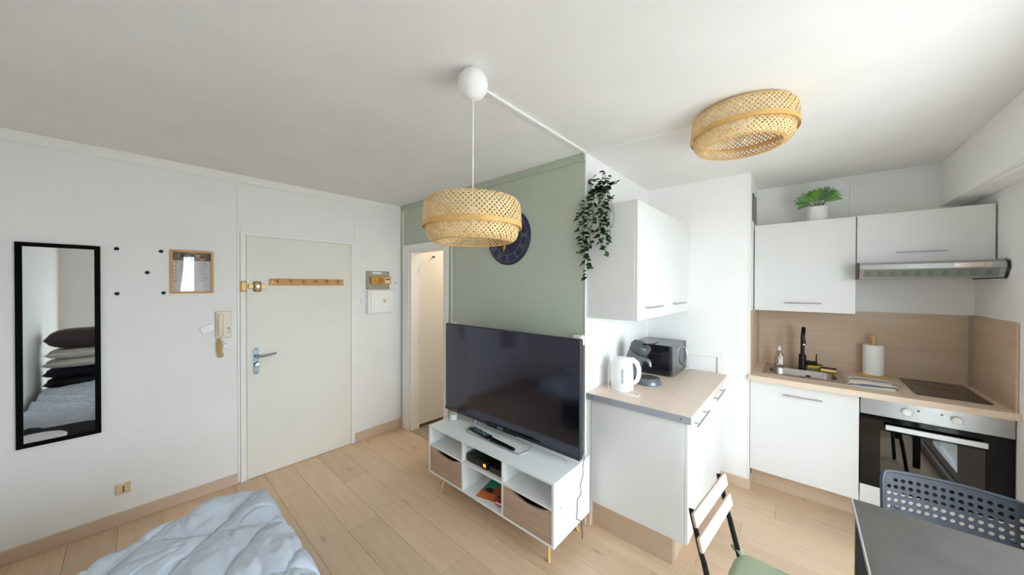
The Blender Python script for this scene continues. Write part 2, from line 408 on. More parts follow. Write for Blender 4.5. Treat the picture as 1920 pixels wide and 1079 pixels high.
def build_entry_door():
    x = XL
    d = thing('door_1', (x, 1.0145, 0), 'cream flush entrance door in a painted frame', 'door'); del d['category']; struct(d)
    f = MB(); f.box(x, x+.018, .559, .595, 0, 2.048, .002); f.box(x, x+.018, 1.434, 1.466, 0, 2.048, .002); f.box(x, x+.018, .595, 1.434, 2.014, 2.048, .002)
    f.build('door_frame', M_TRIM, d)
    B(x, x+.003, .594, 1.435, .0, 2.0145).build('rebate', M_TRIM, d)
    leaf = B(x+.004, x+.014, .6000, 1.4320, .006, 2.0105, bev=.0015).build('leaf', M_DOORPAINT, d)
    # lever plate
    t = MB(); n = 10; pts = []
    for i in range(n+1): a = PI*i/n; pts.append((.660+.0205*math.cos(a), 1.066+.02*math.sin(a)))
    for i in range(n+1): a = PI+PI*i/n; pts.append((.660+.0205*math.cos(a), .876+.014*math.sin(a)))
    t.prism(pts, 0, x+.012, x+.018)
    M_IRON = mat('grey_metal_lever', (128, 138, 146), .38, .7)
    pl = t.build('lever_plate', M_IRON, d)
    t = MB(); t.cyl((x+.018, .660, 1.015), (x+.05, .660, 1.015), .011, n=12)
    t.tube([(x+.05, .655, 1.014), (x+.055, .70, 1.012), (x+.056, .75, 1.018), (x+.052, .795, 1.026)], [.010, .009, .008, .007], 10)
    t.build('lever', M_IRON, d, True)
    MB().lathe([(0, .03), (.017, .028), (.021, .018), (.018, .006), (.012, 0)], (x+.018, .666, .945), 18, Matrix.Rotation(PI/2, 3, 'Y')).build('thumb_turn', M_STEELDK, d, True)
    t = MB()
    for z in (1.075, .872): t.cyl((x+.018, .660, z), (x+.0195, .660, z), .005, n=10)
    t.build('screw', M_BLACKMATT, pl)
    # rim lock and its keeper
    k = B(x+.018, x+.046, .561, .592, 1.552, 1.640, bev=.003).build('lock_keeper', M_BRASS, d)
    lb = B(x+.012, x+.046, .642, .692, 1.553, 1.636, bev=.008, seg=2).build('rim_lock', mat('bronze_lacquer', (156, 118, 66), .4, .3), d)
    t = MB(); t.box(x+.014, x+.034, .609, .643, 1.580, 1.614, .003); t.box(x+.014, x+.034, .691, .725, 1.580, 1.614, .003)
    t.build('bolt', mat('pale_brass', (222, 196, 120), .4, .2), d)
    MB().cyl((x+.046, .668, 1.596), (x+.052, .668, 1.596), .012, n=16).build('lock_cylinder', M_STEELDK, lb, True)
    t = MB()
    for yy in (.568, .585):
        for z in (1.562, 1.63): t.cyl((x+.046, yy, z), (x+.0475, yy, z), .0035, n=8)
    t.build('screw', M_BLACKMATT, k)
    t = MB()
    for yy in (.650, .684):
        for z in (1.562, 1.627): t.cyl((x+.046, yy, z), (x+.0475, yy, z), .004, n=8)
    t.build('screw', M_BLACKMATT, lb)
    for z in (.25, 1.02, 1.78):
        MB().cyl((x+.017, 1.434, z-.04), (x+.017, 1.434, z+.04), .006, n=8).build('hinge', M_WHITEPL, d, True)
build_entry_door()

def build_inner_door():
    d = thing('door_2', (-2.93, YG, 0), 'inner door standing open in a white frame', 'door'); del d['category']; struct(d)
    f = MB(); y0, y1 = YG-.014, YG+.1
    f.box(-3.370, -3.250, y0, YG, 0, 2.050, .002); f.box(-2.628, -2.552, y0, YG, 0, 2.050, .002); f.box(-3.250, -2.628, y0, YG, 1.985, 2.050, .002)
    f.box(-3.256, -3.215, YG, y1, 0, 1.985); f.box(-2.640, -2.612, YG, y1, 0, 1.985); f.box(-3.215, -2.640, YG, y1, 1.965, 2.0)
    f.build('door_frame', M_TRIM, d)
    rot = Matrix.Rotation(math.radians(-3.0), 3, 'Z')
    t = MB(); t.obox(Vector((-3.235, YG+.105+.31, 1.0)), (.04, .62, 1.93), rot, .002); leaf = t.build('leaf', M_CREAM, d)
    for z in (.22, 1.0, 1.78):
        t = MB(); t.cyl((-3.214, YG+.10, z-.04), (-3.214, YG+.10, z+.04), .008, n=8); t.build('hinge', M_WHITEPL, d, True)
    MB().cyl((-3.212, YG+.28, 1.935), (-3.185, YG+.28, 1.935), .010, n=10).build('coat_knob', M_BLACK, leaf, True)
build_inner_door()

# ================================================================= THINGS ON THE LEFT WALL
def build_left_wall():
    x = XL
    m = thing('wall_mirror', (x, -.305, .647), 'tall narrow mirror in a flat black frame on the left wall', 'mirror')
    f = MB(); y0, y1, z0, z1, w = -.460, -.150, .647, 1.857, .024
    f.box(x, x+.018, y0, y0+w, z0, z1, .001); f.box(x, x+.018, y1-w, y1, z0, z1, .001); f.box(x, x+.018, y0+w, y1-w, z0, z0+w, .001); f.box(x, x+.018, y0+w, y1-w, z1-w, z1, .001)
    f.build('mirror_frame', M_FRAMEBLACK, m); B(x+.002, x+.010, y0+w, y1-w, z0+w, z1-w).build('mirror_glass', M_MIRROR, m)
    for (yy, z, lab) in ((-.082, 1.848, 'upper of two black wall hooks beside the mirror'), (.121, 1.846, 'black wall hook beside the top corner of the framed notice'), (.054, 1.693, 'black wall hook in the middle of the group of five'), (-.081, 1.548, 'lower of two black wall hooks beside the mirror'), (.132, 1.550, 'black wall hook beside the bottom corner of the framed notice')):
        tag(MB().lathe([(0, .012), (.006, .0118), (.0105, .009), (.0115, .004), (.0115, 0), (0, 0)], (x, yy, z), 16, Matrix.Rotation(PI/2, 3, 'Y')).build('round_wall_hook', M_BLACKMATT, None, True), lab, 'wall hook', 'black wall hooks')
    # framed notice
    p = thing('framed_notice', (x, .281, 1.543), 'square pine-framed notice with photo strip and lines of text', 'picture')
    y0, y1, z0, z1, w = .164, .398, 1.545, 1.864, .015
    f = MB(); f.box(x, x+.016, y0, y0+w, z0, z1, .001); f.box(x, x+.016, y1-w, y1, z0, z1, .001); f.box(x, x+.016, y0+w, y1-w, z0, z0+w, .001); f.box(x, x+.016, y0+w, y1-w, z1-w, z1, .001)
    f.build('picture_frame', M_PINE, p)
    sh = B(x, x+.004, y0+w, y1-w, z0+w, z1-w).build('sheet', mat('pale_lilac_paper', (222, 212, 214), .7), p)
    band0 = z1-w-.062
    B(x+.004, x+.0046, y0+w, y1-w, band0, z1-w).build('photo_strip', mat('photo_strip_print', (122, 104, 82), .6, noise_amt=.6, noise_scale=28), sh)
    rnd = random.Random(3)
    t = MB()
    for k in range(7): 
        yy = y0+w+.004+rnd.random()*.16; zz = band0+.006+rnd.random()*.036; t.box(x+.0046, x+.0049, yy, yy+.018+rnd.random()*.018, zz, zz+.012)
    t.build('photo_block', mat('photo_dark_print', (38, 34, 34), .6), sh)
    t = MB()
    for k in range(6):
        yy = y0+w+.004+rnd.random()*.16; zz = band0+.002+rnd.random()*.036; t.box(x+.0046, x+.0048, yy, yy+.02+rnd.random()*.02, zz, zz+.012)
    t.build('photo_block', mat('photo_tan_print', (196, 150, 98), .6), sh)
    t = MB(); pts = [(x+.0050, y0+w+.010+i*.0045, z1-w-.022+(.012 if i % 2 == 0 else -.008)) for i in range(7)]
    t.tube(pts, .0011, 5); t.build('script_title', M_PAPER, sh)
    t = MB()
    for col, (a, b) in enumerate(((y0+w+.008, y0+w+.022), (y0+w+.038, y0+w+.094), (y0+w+.136, y1-w-.012))):
        for r in range(9 if col else 6):
            zz = band0-.016-r*(.0165 if col else .027)
            t.box(x+.004, x+.0044, a, b-rnd.random()*(b-a)*.35, zz, zz+.003 if col else zz+.006)
    t.build('text_line', mat('grey_print', (140, 128, 134), .7), sh)['kind'] = 'stuff'
    B(x+.0105, x+.0125, y0+w, y1-w, z0+w, z1-w).build('picture_glass', M_CLEAR, p)
    # intercom
    c = thing('intercom', (x, .452, 1.19), 'ivory intercom handset with coiled cord beside the entrance door', 'intercom')
    body = B(x, x+.032, .408, .500, 1.192, 1.400, bev=.006, seg=2).build('intercom_body', M_IVORYPL, c)
    t = MB(); t.box(x+.030, x+.062, .418, .452, 1.206, 1.385, bev=.012, seg=3); t.build('handset', M_IVORYPL, c, True)
    for i, (zz, mm) in enumerate(((1.268, mat('teal_button', (70, 128, 132), .4)), (1.247, mat('cream_button', (206, 198, 178), .4)), (1.228, mat('cream_button', (206, 198, 178), .4)))):
        MB().cyl((x+.032, .483, zz), (x+.036, .483, zz), .0072, n=14).build('button', mm, body, True)
    t = MB(); pts = []
    for i in range(300):
        a = i/300; ang = a*2*PI*24; cy = .434-.012*math.sin(a*PI); cz = 1.206-.165*a
        pts.append((x+.022+.009*math.cos(ang), cy+.010*math.sin(ang), cz))
    pts2 = [(px+.0, py+.014, pz) for (px, py, pz) in pts[60:]]
    t.tube(pts, .0024, 5); t.tube(pts2, .0024, 5)
    t.build('coiled_cord', mat('amber_cord', (214, 184, 128), .5), c, True)
    # crooked loose cover
    t = MB(); t.obox(Vector((x+.014, .362, 1.270)), (.012, .078, .052), Matrix.Rotation(math.radians(24), 3, 'X'), .002)
    t.obox(Vector((x+.004, .372, 1.276)), (.008, .03, .03), Matrix.Rotation(math.radians(24), 3, 'X'), .001)
    tag(t.build('loose_cover', M_WHITEPL), 'small white plastic cover hanging crooked beside the intercom', 'cover plate')
    s = thing('doorbell_button', (x, .47, 1.115), 'white square plate with round button below the intercom', 'switch')
    B(x, x+.008, .438, .502, 1.092, 1.160, bev=.002).build('plate', M_WHITEPL, s)
    MB().lathe([(0, .018), (.015, .017), (.022, .010), (.023, 0), (0, 0)], (x+.008, .467, 1.126), 20, Matrix.Rotation(PI/2, 3, 'Y')).build('button', M_WHITEPL, s, True)
    s = thing('phone_socket', (x, -.058, .205), 'beige square phone socket low on the wall above the baseboard', 'socket')
    B(x, x+.022, -.090, -.026, .205, .274, bev=.002).build('socket_body', mat('beige_plastic', (226, 202, 162), .45), s)
    t = MB(); t.box(x+.022, x+.0226, -.0605, -.0555, .222, .256); t.box(x+.022, x+.0226, -.066, -.050, .222, .226); t.box(x+.022, x+.0226, -.062, -.050, .252, .256)
    t.build('slot', M_BLACKMATT, s)
    # coat rack on the door
    r = thing('coat_rack', (x+.012, 1.053, 1.603), 'pine board with six pegs screwed to the entrance door', 'coat rack')
    B(x+.012, x+.030, .752, 1.354, 1.604, 1.663, bev=.002).build('board', M_PINE, r)
    for i in range(6):
        yy = .81+i*.0975
        MB().tube([(x+.03, yy, 1.634), (x+.06, yy, 1.640), (x+.078, yy, 1.648), (x+.084, yy, 1.650)], [.007, .0075, .011, .007], 12).build('peg', M_PINE, r, True)
    for yy in (.772, 1.334):
        MB().cyl((x+.03, yy, 1.634), (x+.0315, yy, 1.634), .0045, n=10).build('screw', M_STEELDK, r)
    # breaker panel and white box
    b = thing('breaker_panel', (x, 1.715, 1.56), 'beige breaker panel with amber switch modules and paper label', 'breaker panel')
    B(x, x+.020, 1.590, 1.842, 1.566, 1.757, bev=.004).build('panel_plate', M_BEIGEGREY, b)
    B(x+.020, x+.060, 1.622, 1.705, 1.620, 1.698, bev=.003).build('switch_module', M_ORANGEPL, b)
    md = B(x+.020, x+.064, 1.707, 1.838, 1.620, 1.698, bev=.003).build('switch_module', M_ORANGEPL, b)
    B(x+.064, x+.0665, 1.766, 1.826, 1.628, 1.688).build('rating_plate', mat('cream_plate', (232, 216, 176), .5), md)
    B(x+.0665, x+.070, 1.774, 1.820, 1.664, 1.676).build('rocker', M_BLACKMATT, md)
    B(x+.064, x+.076, 1.722, 1.752, 1.634, 1.680, bev=.003).build('rocker', mat('ochre_plastic', (172, 122, 52), .4), md)
    MB().cyl((x+.06, 1.664, 1.655), (x+.064, 1.664, 1.655), .008, n=12).build('test_button', mat('ochre_plastic', (172, 122, 52), .4), b)
    B(x+.020, x+.0207, 1.650, 1.752, 1.728, 1.748).build('paper_label', M_PAPER, b)
    t = MB()
    for yy in (1.602, 1.830):
        for zz in (1.578, 1.745): t.cyl((x+.02, yy, zz), (x+.022, yy, zz), .005, n=8)
    t.build('screw', M_BLACKMATT, b)['kind'] = 'stuff'
    w = thing('junction_box', (x, 1.74, 1.305), 'white plastic junction box with round catch below the breaker panel', 'junction box')
    B(x, x+.055, 1.588, 1.868, 1.312, 1.552, bev=.004).build('box_body', M_WHITEPL, w)
    B(x+.055, x+.062, 1.620, 1.866, 1.314, 1.550, bev=.003).build('box_lid', M_WHITEPL, w)
    MB().cyl((x+.062, 1.765, 1.44), (x+.064, 1.765, 1.44), .019, n=20).build('catch', M_CHROME, w, True)
    B(x, x+.014, 1.532, 1.588, 1.425, 1.465, bev=.002).build('duct', M_WHITEPL, w)
    tag(B(x, x+.002, 1.922, 1.926, 1.62, 1.645).build('wall_nail', M_BLACKMATT), 'tiny dark nail in the wall beside the breaker panel', 'nail')
build_left_wall()

# ================================================================= GREEN WALL: CLOCK, SWITCHES
def build_clock():
    cx, cz, R, y = -1.780, 1.998, .225, YG
    c = thing('wall_clock', (cx, y, cz-R), 'large round navy wall clock with grey Roman numerals on green wall', 'clock')
    face = MB().lathe([(0, .018), (R-.012, .018), (R-.004, .016), (R, .010), (R, 0), (0, 0)], (cx, y, cz), 64, Matrix.Rotation(PI/2, 3, 'X')).build('clock_face', M_NAVY, c, True)
    yf = y-.0188
    for rr in (R-.024, R-.080):
        MB().tube([(cx+rr*math.cos(a), yf, cz+rr*math.sin(a)) for a in [2*PI*k/64 for k in range(65)]], .0010, 4, False).build('ring_line', M_CLOCKLINE, face)
    nums = ['XII', 'I', 'II', 'III', 'IV', 'V', 'VI', 'VII', 'VIII', 'IX', 'X', 'XI']
    ra, rb = R-.078, R-.026
    for i, s in enumerate(nums):
        a = PI/2-i*PI/6; ur = Vector((math.cos(a), 0, math.sin(a))); ut = Vector((math.sin(a), 0, -math.cos(a)))
        t = MB(); w = {'I': .010, 'V': .022, 'X': .022}; tot = sum(w[ch] for ch in s); u = -tot/2
        def bar(u0, r0, u1, r1, th=.0026):
            p = Vector((cx, yf, cz))
            t.tube([p+ur*r0+ut*u0, p+ur*r1+ut*u1], th/2, 4)
        for ch in s:
            m = u+w[ch]/2
            if ch == 'I': bar(m, ra, m, rb)
            elif ch == 'V': bar(m, ra, m-.007, rb); bar(m, ra, m+.007, rb, .0016)
            else: bar(m-.007, ra, m+.007, rb, .0016); bar(m+.007, ra, m-.007, rb)
            u += w[ch]
        t.build('numeral', M_CLOCKLINE, face)
    def hand(ang, ln):
        ur = Vector((math.cos(ang), 0, math.sin(ang))); ut = Vector((-math.sin(ang), 0, math.cos(ang)))
        prof = [(0, .003), (ln*.55, .003), (ln*.62, .011), (ln*.72, .013), (ln*.82, .006), (ln, .0008)]
        P = Vector((cx, yf-.004, cz)); L = [P+ur*r+ut*w for r, w in prof]; Rr = [P+ur*r-ut*w for r, w in prof[::-1]]
        t = MB(); t.prism([(v.x, v.z) for v in L+Rr], 1, yf-.006, yf-.004); t.build('clock_hand', M_GOLD, c)
    hand(math.radians(252), .126); hand(math.radians(150), .165)
    MB().cyl((cx, yf, cz), (cx, yf-.009, cz), .009, n=16).build('hub', M_GOLD, c)
build_clock()

def build_switches():
    y = YG
    s = thing('light_switch', (-1.132, y, 1.205), 'white light switch at the right end of the green wall', 'switch')
    B(-1.170, -1.096, y-.030, y, 1.207, 1.274, bev=.003).build('switch_box', M_WHITEPL, s)
    B(-1.128, -1.102, y-.035, y-.030, 1.214, 1.266, bev=.002).build('rocker', M_WHITEPL, s)
    MB().tube([(-1.165, y-.012, 1.274), (-1.150, y-.016, 1.281), (-1.125, y-.012, 1.279), (-1.105, y-.014, 1.284)], .0035, 6).build('earth_wire', mat('green_yellow_wire', (176, 190, 70), .5), s, True)
    s = thing('light_switch', (-2.475, y, 1.19), 'white light switch on green wall beside the inner door frame', 'switch')
    B(-2.512+.030, -2.432, y-.012, y, 1.190, 1.262, bev=.002).build('switch_box', M_WHITEPL, s)
    B(-2.470, -2.445, y-.016, y-.012, 1.203, 1.249, bev=.002).build('rocker', M_WHITEPL, s)
build_switches()

# ================================================================= TV BENCH AND WHAT IS ON IT
def build_bench():
    x0, x1, y0, y1, z0, z1 = -2.222, -1.032, 1.535, 1.945, .128, .498
    t = thing('tv_bench', ((x0+x1)/2, (y0+y1)/2, 0), 'white low TV bench with two oak drawer fronts and splayed legs', 'tv bench')
    th = .015
    B(x0, x1, y0, y1, z1-th, z1, bev=.001).build('top_panel', M_BENCHWHITE, t)
    B(x0, x1, y0, y1, z0, z0+th, bev=.001).build('bottom_panel', M_BENCHWHITE, t)
    for xx in (x0, x1-th): B(xx, xx+th, y0, y1, z0+th, z1-th).build('side_panel', M_BENCHWHITE, t)
    d1, d2 = -1.826, -1.434
    for xx in (d1, d2): B(xx, xx+th, y0+.001, y1-.012, z0+th, z1-th).build('divider', M_BENCHWHITE, t)
    B(x0+th, x1-th, y1-.012, y1-.006, z0+th, z1-th).build('back_panel', M_BENCHWHITE, t)
    zs = .352
    for a, b in ((x0+th, d1), (d1+th, d2), (d2+th, x1-th)):
        B(a, b, y0+.001, y1-.012, zs-.014, zs).build('shelf', M_BENCHWHITE, t)
    for a, b in ((x0+th, d1), (d2+th, x1-th)):
        a += .002; b -= .002; zt = zs-.016; zb = z0+th+.002
        pts = [(a, zb), (b, zb)]
        for i in range(25):
            u = 1-i/24; v = min(max((u-.13)/.83, 0), 1); dip = .036*math.sin(PI*v)**.75 if 0 < v < 1 else 0
            pts.append((a+(b-a)*u, zt-dip))
        dr = MB().prism(pts, 1, y0+.001, y0+.016).build('drawer_front', M_SONOMA, t)
        bx = MB(); bx.box(a+.004, b-.004, y0+.017, y1-.03, zb+.01, zb+.02);
        bx.box(a+.004, a+.012, y0+.017, y1-.03, zb+.02, zb+.13); bx.box(b-.012, b-.004, y0+.017, y1-.03, zb+.02, zb+.13)
        bx.build('drawer_box', mat('grey_drawer_board', (150, 148, 145), .7), dr)
    for sx in (0, 1):
        for sy in (0, 1):
            xx = (x0+.12, x1-.09)[sx]; yy = (y0+.075, y1-.075)[sy]
            ex = xx+(-.014, .030)[sx]; ey = yy+(-.035, .035)[sy]
            MB().cyl((xx, yy, z0), (ex, ey, 0), .014, .009, 12).build('leg', M_BEECH, t, True)
    MB().cyl((-1.63, y1-.1, z0), (-1.63, y1-.1, 0), .012, .009, 12).build('leg', M_BEECH, t, True)
    MB().cyl((x1-.001, 1.60, .33), (x1+.001, 1.60, .33), .004, n=8).build('cam_cover', M_DARKGREY, t)
    return z1
BZ = build_bench()

def build_tv():
    y = 1.765; x0, x1, z0, z1 = -2.310, -.999, .546, 1.281
    t = thing('television', (-1.655, y, BZ), 'large flat black television on the white TV bench', 'television')
    B(x0, x1, y, y+.035, z0, z1, bev=.004).build('case', mat('tv_case', (44, 44, 50), .4), t)
    B(x0+.008, x1-.008, y-.002, y+.001, z0+.02, z1-.008).build('screen', M_SCREEN, t)
    B(x0+.25, x1-.25, y+.035, y+.075, z0+.05, z1-.25, bev=.01).build('rear_housing', M_BLACK, t)
    bz = B(x0, x1, y-.004, y, z0, z0+.020, bev=.001).build('lower_bezel', mat('tv_bezel', (40, 38, 46), .35), t)
    B(-1.80, -1.50, y-.006, y-.004, z0-.004, z0+.006, bev=.001).build('sensor_bar', M_BLACK, bz)
    tm = text_mesh('SONY', .021, .0006, Matrix.Rotation(PI/2, 3, 'X'), (-1.655, y-.0065, z0+.012)); tm.build('logo', mat('silver_logo', (206, 208, 212), .3, .5), bz)
    st = MB(); z = BZ+.006
    pts = [(-1.925, y+.01, z0+.03), (-1.930, y-.004, BZ+.030), (-1.926, 1.72, z+.004), (-1.915, 1.668, z), (-1.893, 1.648, z), (-1.86, 1.643, z), (-1.63, 1.643, z), (-1.415, 1.643, z), (-1.385, 1.648, z), (-1.365, 1.668, z), (-1.357, 1.72, z+.004), (-1.352, y-.004, BZ+.030), (-1.355, y+.01, z0+.03)]
    st.tube(pts, .0055, 8); st.build('wire_stand', M_STEELDK, t, True)
    MB().tube([(x1-.02, y+.036, .62), (x1+.004, y+.045, .55), (x1-.010, y+.05, .48), (-1.012, 1.83, .44), (-1.016, 1.80, .38), (-1.010, 1.80, .33), (-1.020, 1.77, .30), (-1.022, 1.775, .24), (-1.028+.008, 1.76, .19), (-1.012, 1.80, .16), (-1.015, 1.82, .10), (-1.03, 1.85, .01)], .0022, 6).build('power_cord', M_BLACKMATT, t, True)
build_tv()

def remote(name, c, ang, L, W, label, fancy):
    rot = Matrix.Rotation(ang, 3, 'Z'); C = Vector(c)
    r = thing(name, c, label, 'remote')
    t = MB(); t.obox(C+Vector((0, 0, .009)), (L, W, .018), rot, .004); body = t.build('remote_body', M_BLACK, r)
    rnd = random.Random(5); cols = [(70, 150, 150), (190, 200, 200), (70, 90, 150), (60, 120, 120), (90, 96, 104)]
    if fancy:
        for i in range(11):
            for j in range(3):
                col = cols[rnd.randrange(5)] if i > 0 else ((214, 96, 52) if j == 0 else (60, 130, 140))
                p = C+rot @ Vector((-L/2+.014+i*L/12.2, (j-1)*W*.27, .0195))
                t = MB(); t.obox(p, (.008, .006, .003), rot); t.build('key', mat('key_%d_%d_%d' % col, col, .4), body)
    else:
        t = MB(); t.obox(C+Vector((0, 0, .0183)), (L*.92, W*.7, .0015), rot); t.build('glossy_face', mat('glossy_black', (10, 10, 12), .1), body)
remote('remote_control', (-1.795, 1.695, BZ), math.radians(-6), .215, .052, 'black remote with coloured keys lying on the TV bench', True)
remote('remote_control', (-1.555, 1.668, BZ), math.radians(-4), .235, .036, 'slim plain black remote lying beside the keyed remote', False)

def build_candle():
    c = (-2.150, 1.722, BZ)
    t = thing('candle_jar', c, 'white candle in a clear glass jar on the TV bench', 'candle')
    MB().lathe([(0, 0), (.033, 0), (.035, .004), (.035, .085), (.0335, .085), (.0325, .006), (0, .005)], c, 28).build('glass_jar', M_CLEAR, t, True)
    MB().lathe([(0, .006), (.032, .006), (.032, .052), (0, .054)], c, 28).build('wax', M_PAPER, t, True)
    MB().cyl((c[0], c[1], BZ+.054), (c[0]+.002, c[1], BZ+.064), .001, n=6).build('wick', M_BLACKMATT, t)
build_candle()

def build_bench_contents():
    z = .352
    s = thing('set_top_box', (-1.66, 1.69, z), 'black set-top box with glowing orange display on the bench shelf', 'set-top box')
    B(-1.797, -1.585, 1.560, 1.80, z+.004, z+.052, bev=.003).build('box_body', M_BLACK, s)
    fr = B(-1.640, -1.585, 1.5585, 1.5600, z+.004, z+.052).build('display_panel', mat('display_black', (14, 14, 16), .15), s)
    t = MB()
    for k in range(4): xx = -1.624+k*.0065; t.box(xx, xx+.0032, 1.5578, 1.5585, z+.020-(.002 if k in (0, 3) else 0), z+.038)
    t.box(-1.624, -1.6012, 1.5578, 1.5585, z+.035, z+.038)
    t.build('display_glyph', mat('orange_display', (255, 150, 20), .5, emit=.9), fr)
    for xx in (-1.78, -1.60): B(xx-.01, xx+.01, 1.58, 1.60, z, z+.004).build('foot', M_BLACKMATT, s)
    n = thing('media_box', (-1.505, 1.70, z), 'flat dark grey media box beside the set-top box', 'media box')
    B(-1.575, -1.440, 1.565, 1.82, z+.003, z+.036, bev=.003).build('box_body', mat('charcoal_plastic', (40, 40, 44), .45), n)
    B(-1.560, -1.450, 1.572, 1.60, z, z+.003).build('foot', M_BLACKMATT, n)
    # picture book and red book
    zb = .143; rot = Matrix.Rotation(math.radians(14), 3, 'Z'); c = Vector((-1.590, 1.690, zb))
    b = thing('picture_book', c, 'thin picture book with teal and orange cover on the lower bench shelf', 'book')
    def quad(name, u0, u1, v0, v1, z0, z1, m, par):
        t = MB(); t.obox(c+rot @ Vector(((u0+u1)/2, (v0+v1)/2, 0))+Vector((0, 0, (z0+z1)/2)), (u1-u0, v1-v0, z1-z0), rot, 0); return t.build(name, m, par)
    cov = quad('cover', -.13, .13, -.105, .105, .0, .008, mat('rust_cover', (176, 84, 44), .5), b)
    quad('cover_print', -.13, -.05, -.03, .105, .008, .0084, mat('teal_print', (42, 152, 128), .5), cov)
    quad('cover_print', -.05, .02, .05, .105, .008, .0083, mat('teal_print', (42, 152, 128), .5), cov)
    quad('cover_print', -.13, .0, -.105, -.045, .008, .0083, mat('orange_print', (222, 120, 52), .5), cov)
    quad('cover_print', .03, .13, -.0, .08, .008, .0083, mat('ochre_print', (190, 128, 46), .5), cov)
    MB().lathe([(0, .0088), (.034, .0088), (.034, .008), (0, .008)], c+rot @ Vector((-.075, -.018, 0)), 16, sy=.7).build('cover_print', mat('dark_brown_print', (62, 36, 38), .5), cov)
    quad('cover_print', .01, .05, -.06, -.04, .008, .0086, mat('dark_brown_print', (62, 36, 38), .5), cov)
    r = thing('red_book', (-1.485, 1.645, zb+.009), 'thick red hardcover book lying partly on the picture book', 'book')
    c2 = Vector((-1.487, 1.655, zb+.009)); r2 = Matrix.Rotation(math.radians(6), 3, 'Z')
    t = MB(); t.obox(c2+Vector((0, 0, .0105)), (.085, .148, .017), r2); t.build('pages', M_PAPER, r)
    t = MB(); t.obox(c2+Vector((0, 0, .0195)), (.09, .154, .002), r2); t.obox(c2+Vector((0, 0, .001)), (.09, .154, .002), r2); t.build('cover', mat('red_cover', (176, 34, 38), .45), r)
    t = MB(); t.obox(c2+Vector((.012, -.03, .0208)), (.06, .075, .0006), r2); t.build('cover_print', mat('maroon_print', (96, 24, 40), .45), r)
build_bench_contents()

# ================================================================= KITCHEN
def bar_handle(par, p0, p1, out, name='handle', r=.0055):
    p0, p1, out = Vector(p0), Vector(p1), Vector(out); d = (p1-p0)
    t = MB(); t.cyl(p0+out, p1+out, r, n=10)
    for k in (.14, .86): t.cyl(p0+d*k, p0+d*k+out, r*.8, n=8)
    return t.build(name, M_STEELDK, par, True)

IZ = .885   # island worktop
KZ = .912   # kitchen worktop
def build_island():
    x0, x1, y0, y1 = XE+.002, -.448, 1.998, YP-.015
    w = thing('island_worktop', ((x0+x1)/2, (y0+y1)/2, IZ-.04), 'pale oak worktop with grey metal end strip carrying the kettle', 'worktop')
    B(x0, x1, y0+.002, y1, IZ-.038, IZ, bev=.0015).build('worktop_slab', M_WORKTOP_Y, w)
    st = B(x0-.004, x1, y0-.003, y0+.002, IZ-.040, IZ+.001, bev=.0005).build('end_strip', mat('grey_aluminium_strip', (164, 166, 172), .4, .1), w)
    for xx in (-1.04, -.50): MB().cyl((xx, y0-.004, IZ-.018), (xx, y0-.003, IZ-.018), .004, n=10).build('screw', M_CHROME, st)
    z1 = IZ-.042; z0 = .162; ya, yb = 2.012, y1-.01
    for k in range(2):
        a = ya+(yb-ya)/2*k; b = a+(yb-ya)/2-.001
        c = thing('base_cabinet', (-.77, (a+b)/2, 0), ('white base cabinet at the open end of the worktop, side panel bare', 'white base cabinet under the microwave against the pier')[k], 'cabinet')
        B(-1.052, -.487, a, b, z0, z1, bev=.001).build('carcass', M_LAMINATE, c)
        d = B(-.485, -.467, a+.0015, b-.0015, z0+.002, z1-.003, bev=.001).build('cabinet_door', M_LAMINATE, c)
        bar_handle(d, (-.467, a+.10, .805), (-.467, a+.42, .805), (.028, 0, 0))
        if k == 0:
            B(XE+.003, -1.053, a+.005, a+.022, .0, z1).build('filler_strip', M_LAMINATE, c)
            B(-1.052, -.548, a+.018, a+.034, 0, z0, bev=.001).build('plinth', M_SPLASH, c)
        B(-.560, -.544, a+.036, b, 0, z0-.001, bev=.001).build('plinth', M_SPLASH_Y, c)
build_island()

def build_wall_cabinets():
    # over the island
    for k in range(2):
        a = 2.000+.595*k; b = a+.593
        c = thing('wall_cabinet', (-.92, (a+b)/2, 1.392), ('white wall cabinet with trailing plant over its bare side', 'white wall cabinet over the microwave, touching the pier')[k], 'cabinet')
        B(XE+.002, -.764, a, b, 1.392, 2.132, bev=.001).build('carcass', M_LAMINATE, c)
        d = B(-.763, -.745, a+.0015, b-.0015, 1.393, 2.130, bev=.001).build('cabinet_door', M_LAMINATE, c)
        bar_handle(d, (-.745, a+.11, 1.468), (-.745, a+.41, 1.468), (.026, 0, 0))
    # over the sink and hob
    for k, (a, b, z0) in enumerate(((-.302, .299, 1.404), (.302, .894, 1.772))):
        c = thing('wall_cabinet', ((a+b)/2, 3.64, z0), ('tall white wall cabinet above the sink with palm plant on top', 'shallow white wall cabinet above the extractor hood')[k], 'cabinet')
        B(a, b, 3.489, YK-.002, z0, 2.117, bev=.001).build('carcass', M_LAMINATE, c)
        d = B(a+.0015, b-.0015, 3.470, 3.488, z0, 2.117, bev=.001).build('cabinet_door', M_LAMINATE, c)
        if k == 0: bar_handle(d, (-.103, 3.470, 1.474), (.116, 3.470, 1.474), (0, -.028, 0), r=.0045)
        else: bar_handle(d, (.487, 3.470, 1.840), (.706, 3.470, 1.840), (0, -.028, 0), r=.0045)
build_wall_cabinets()

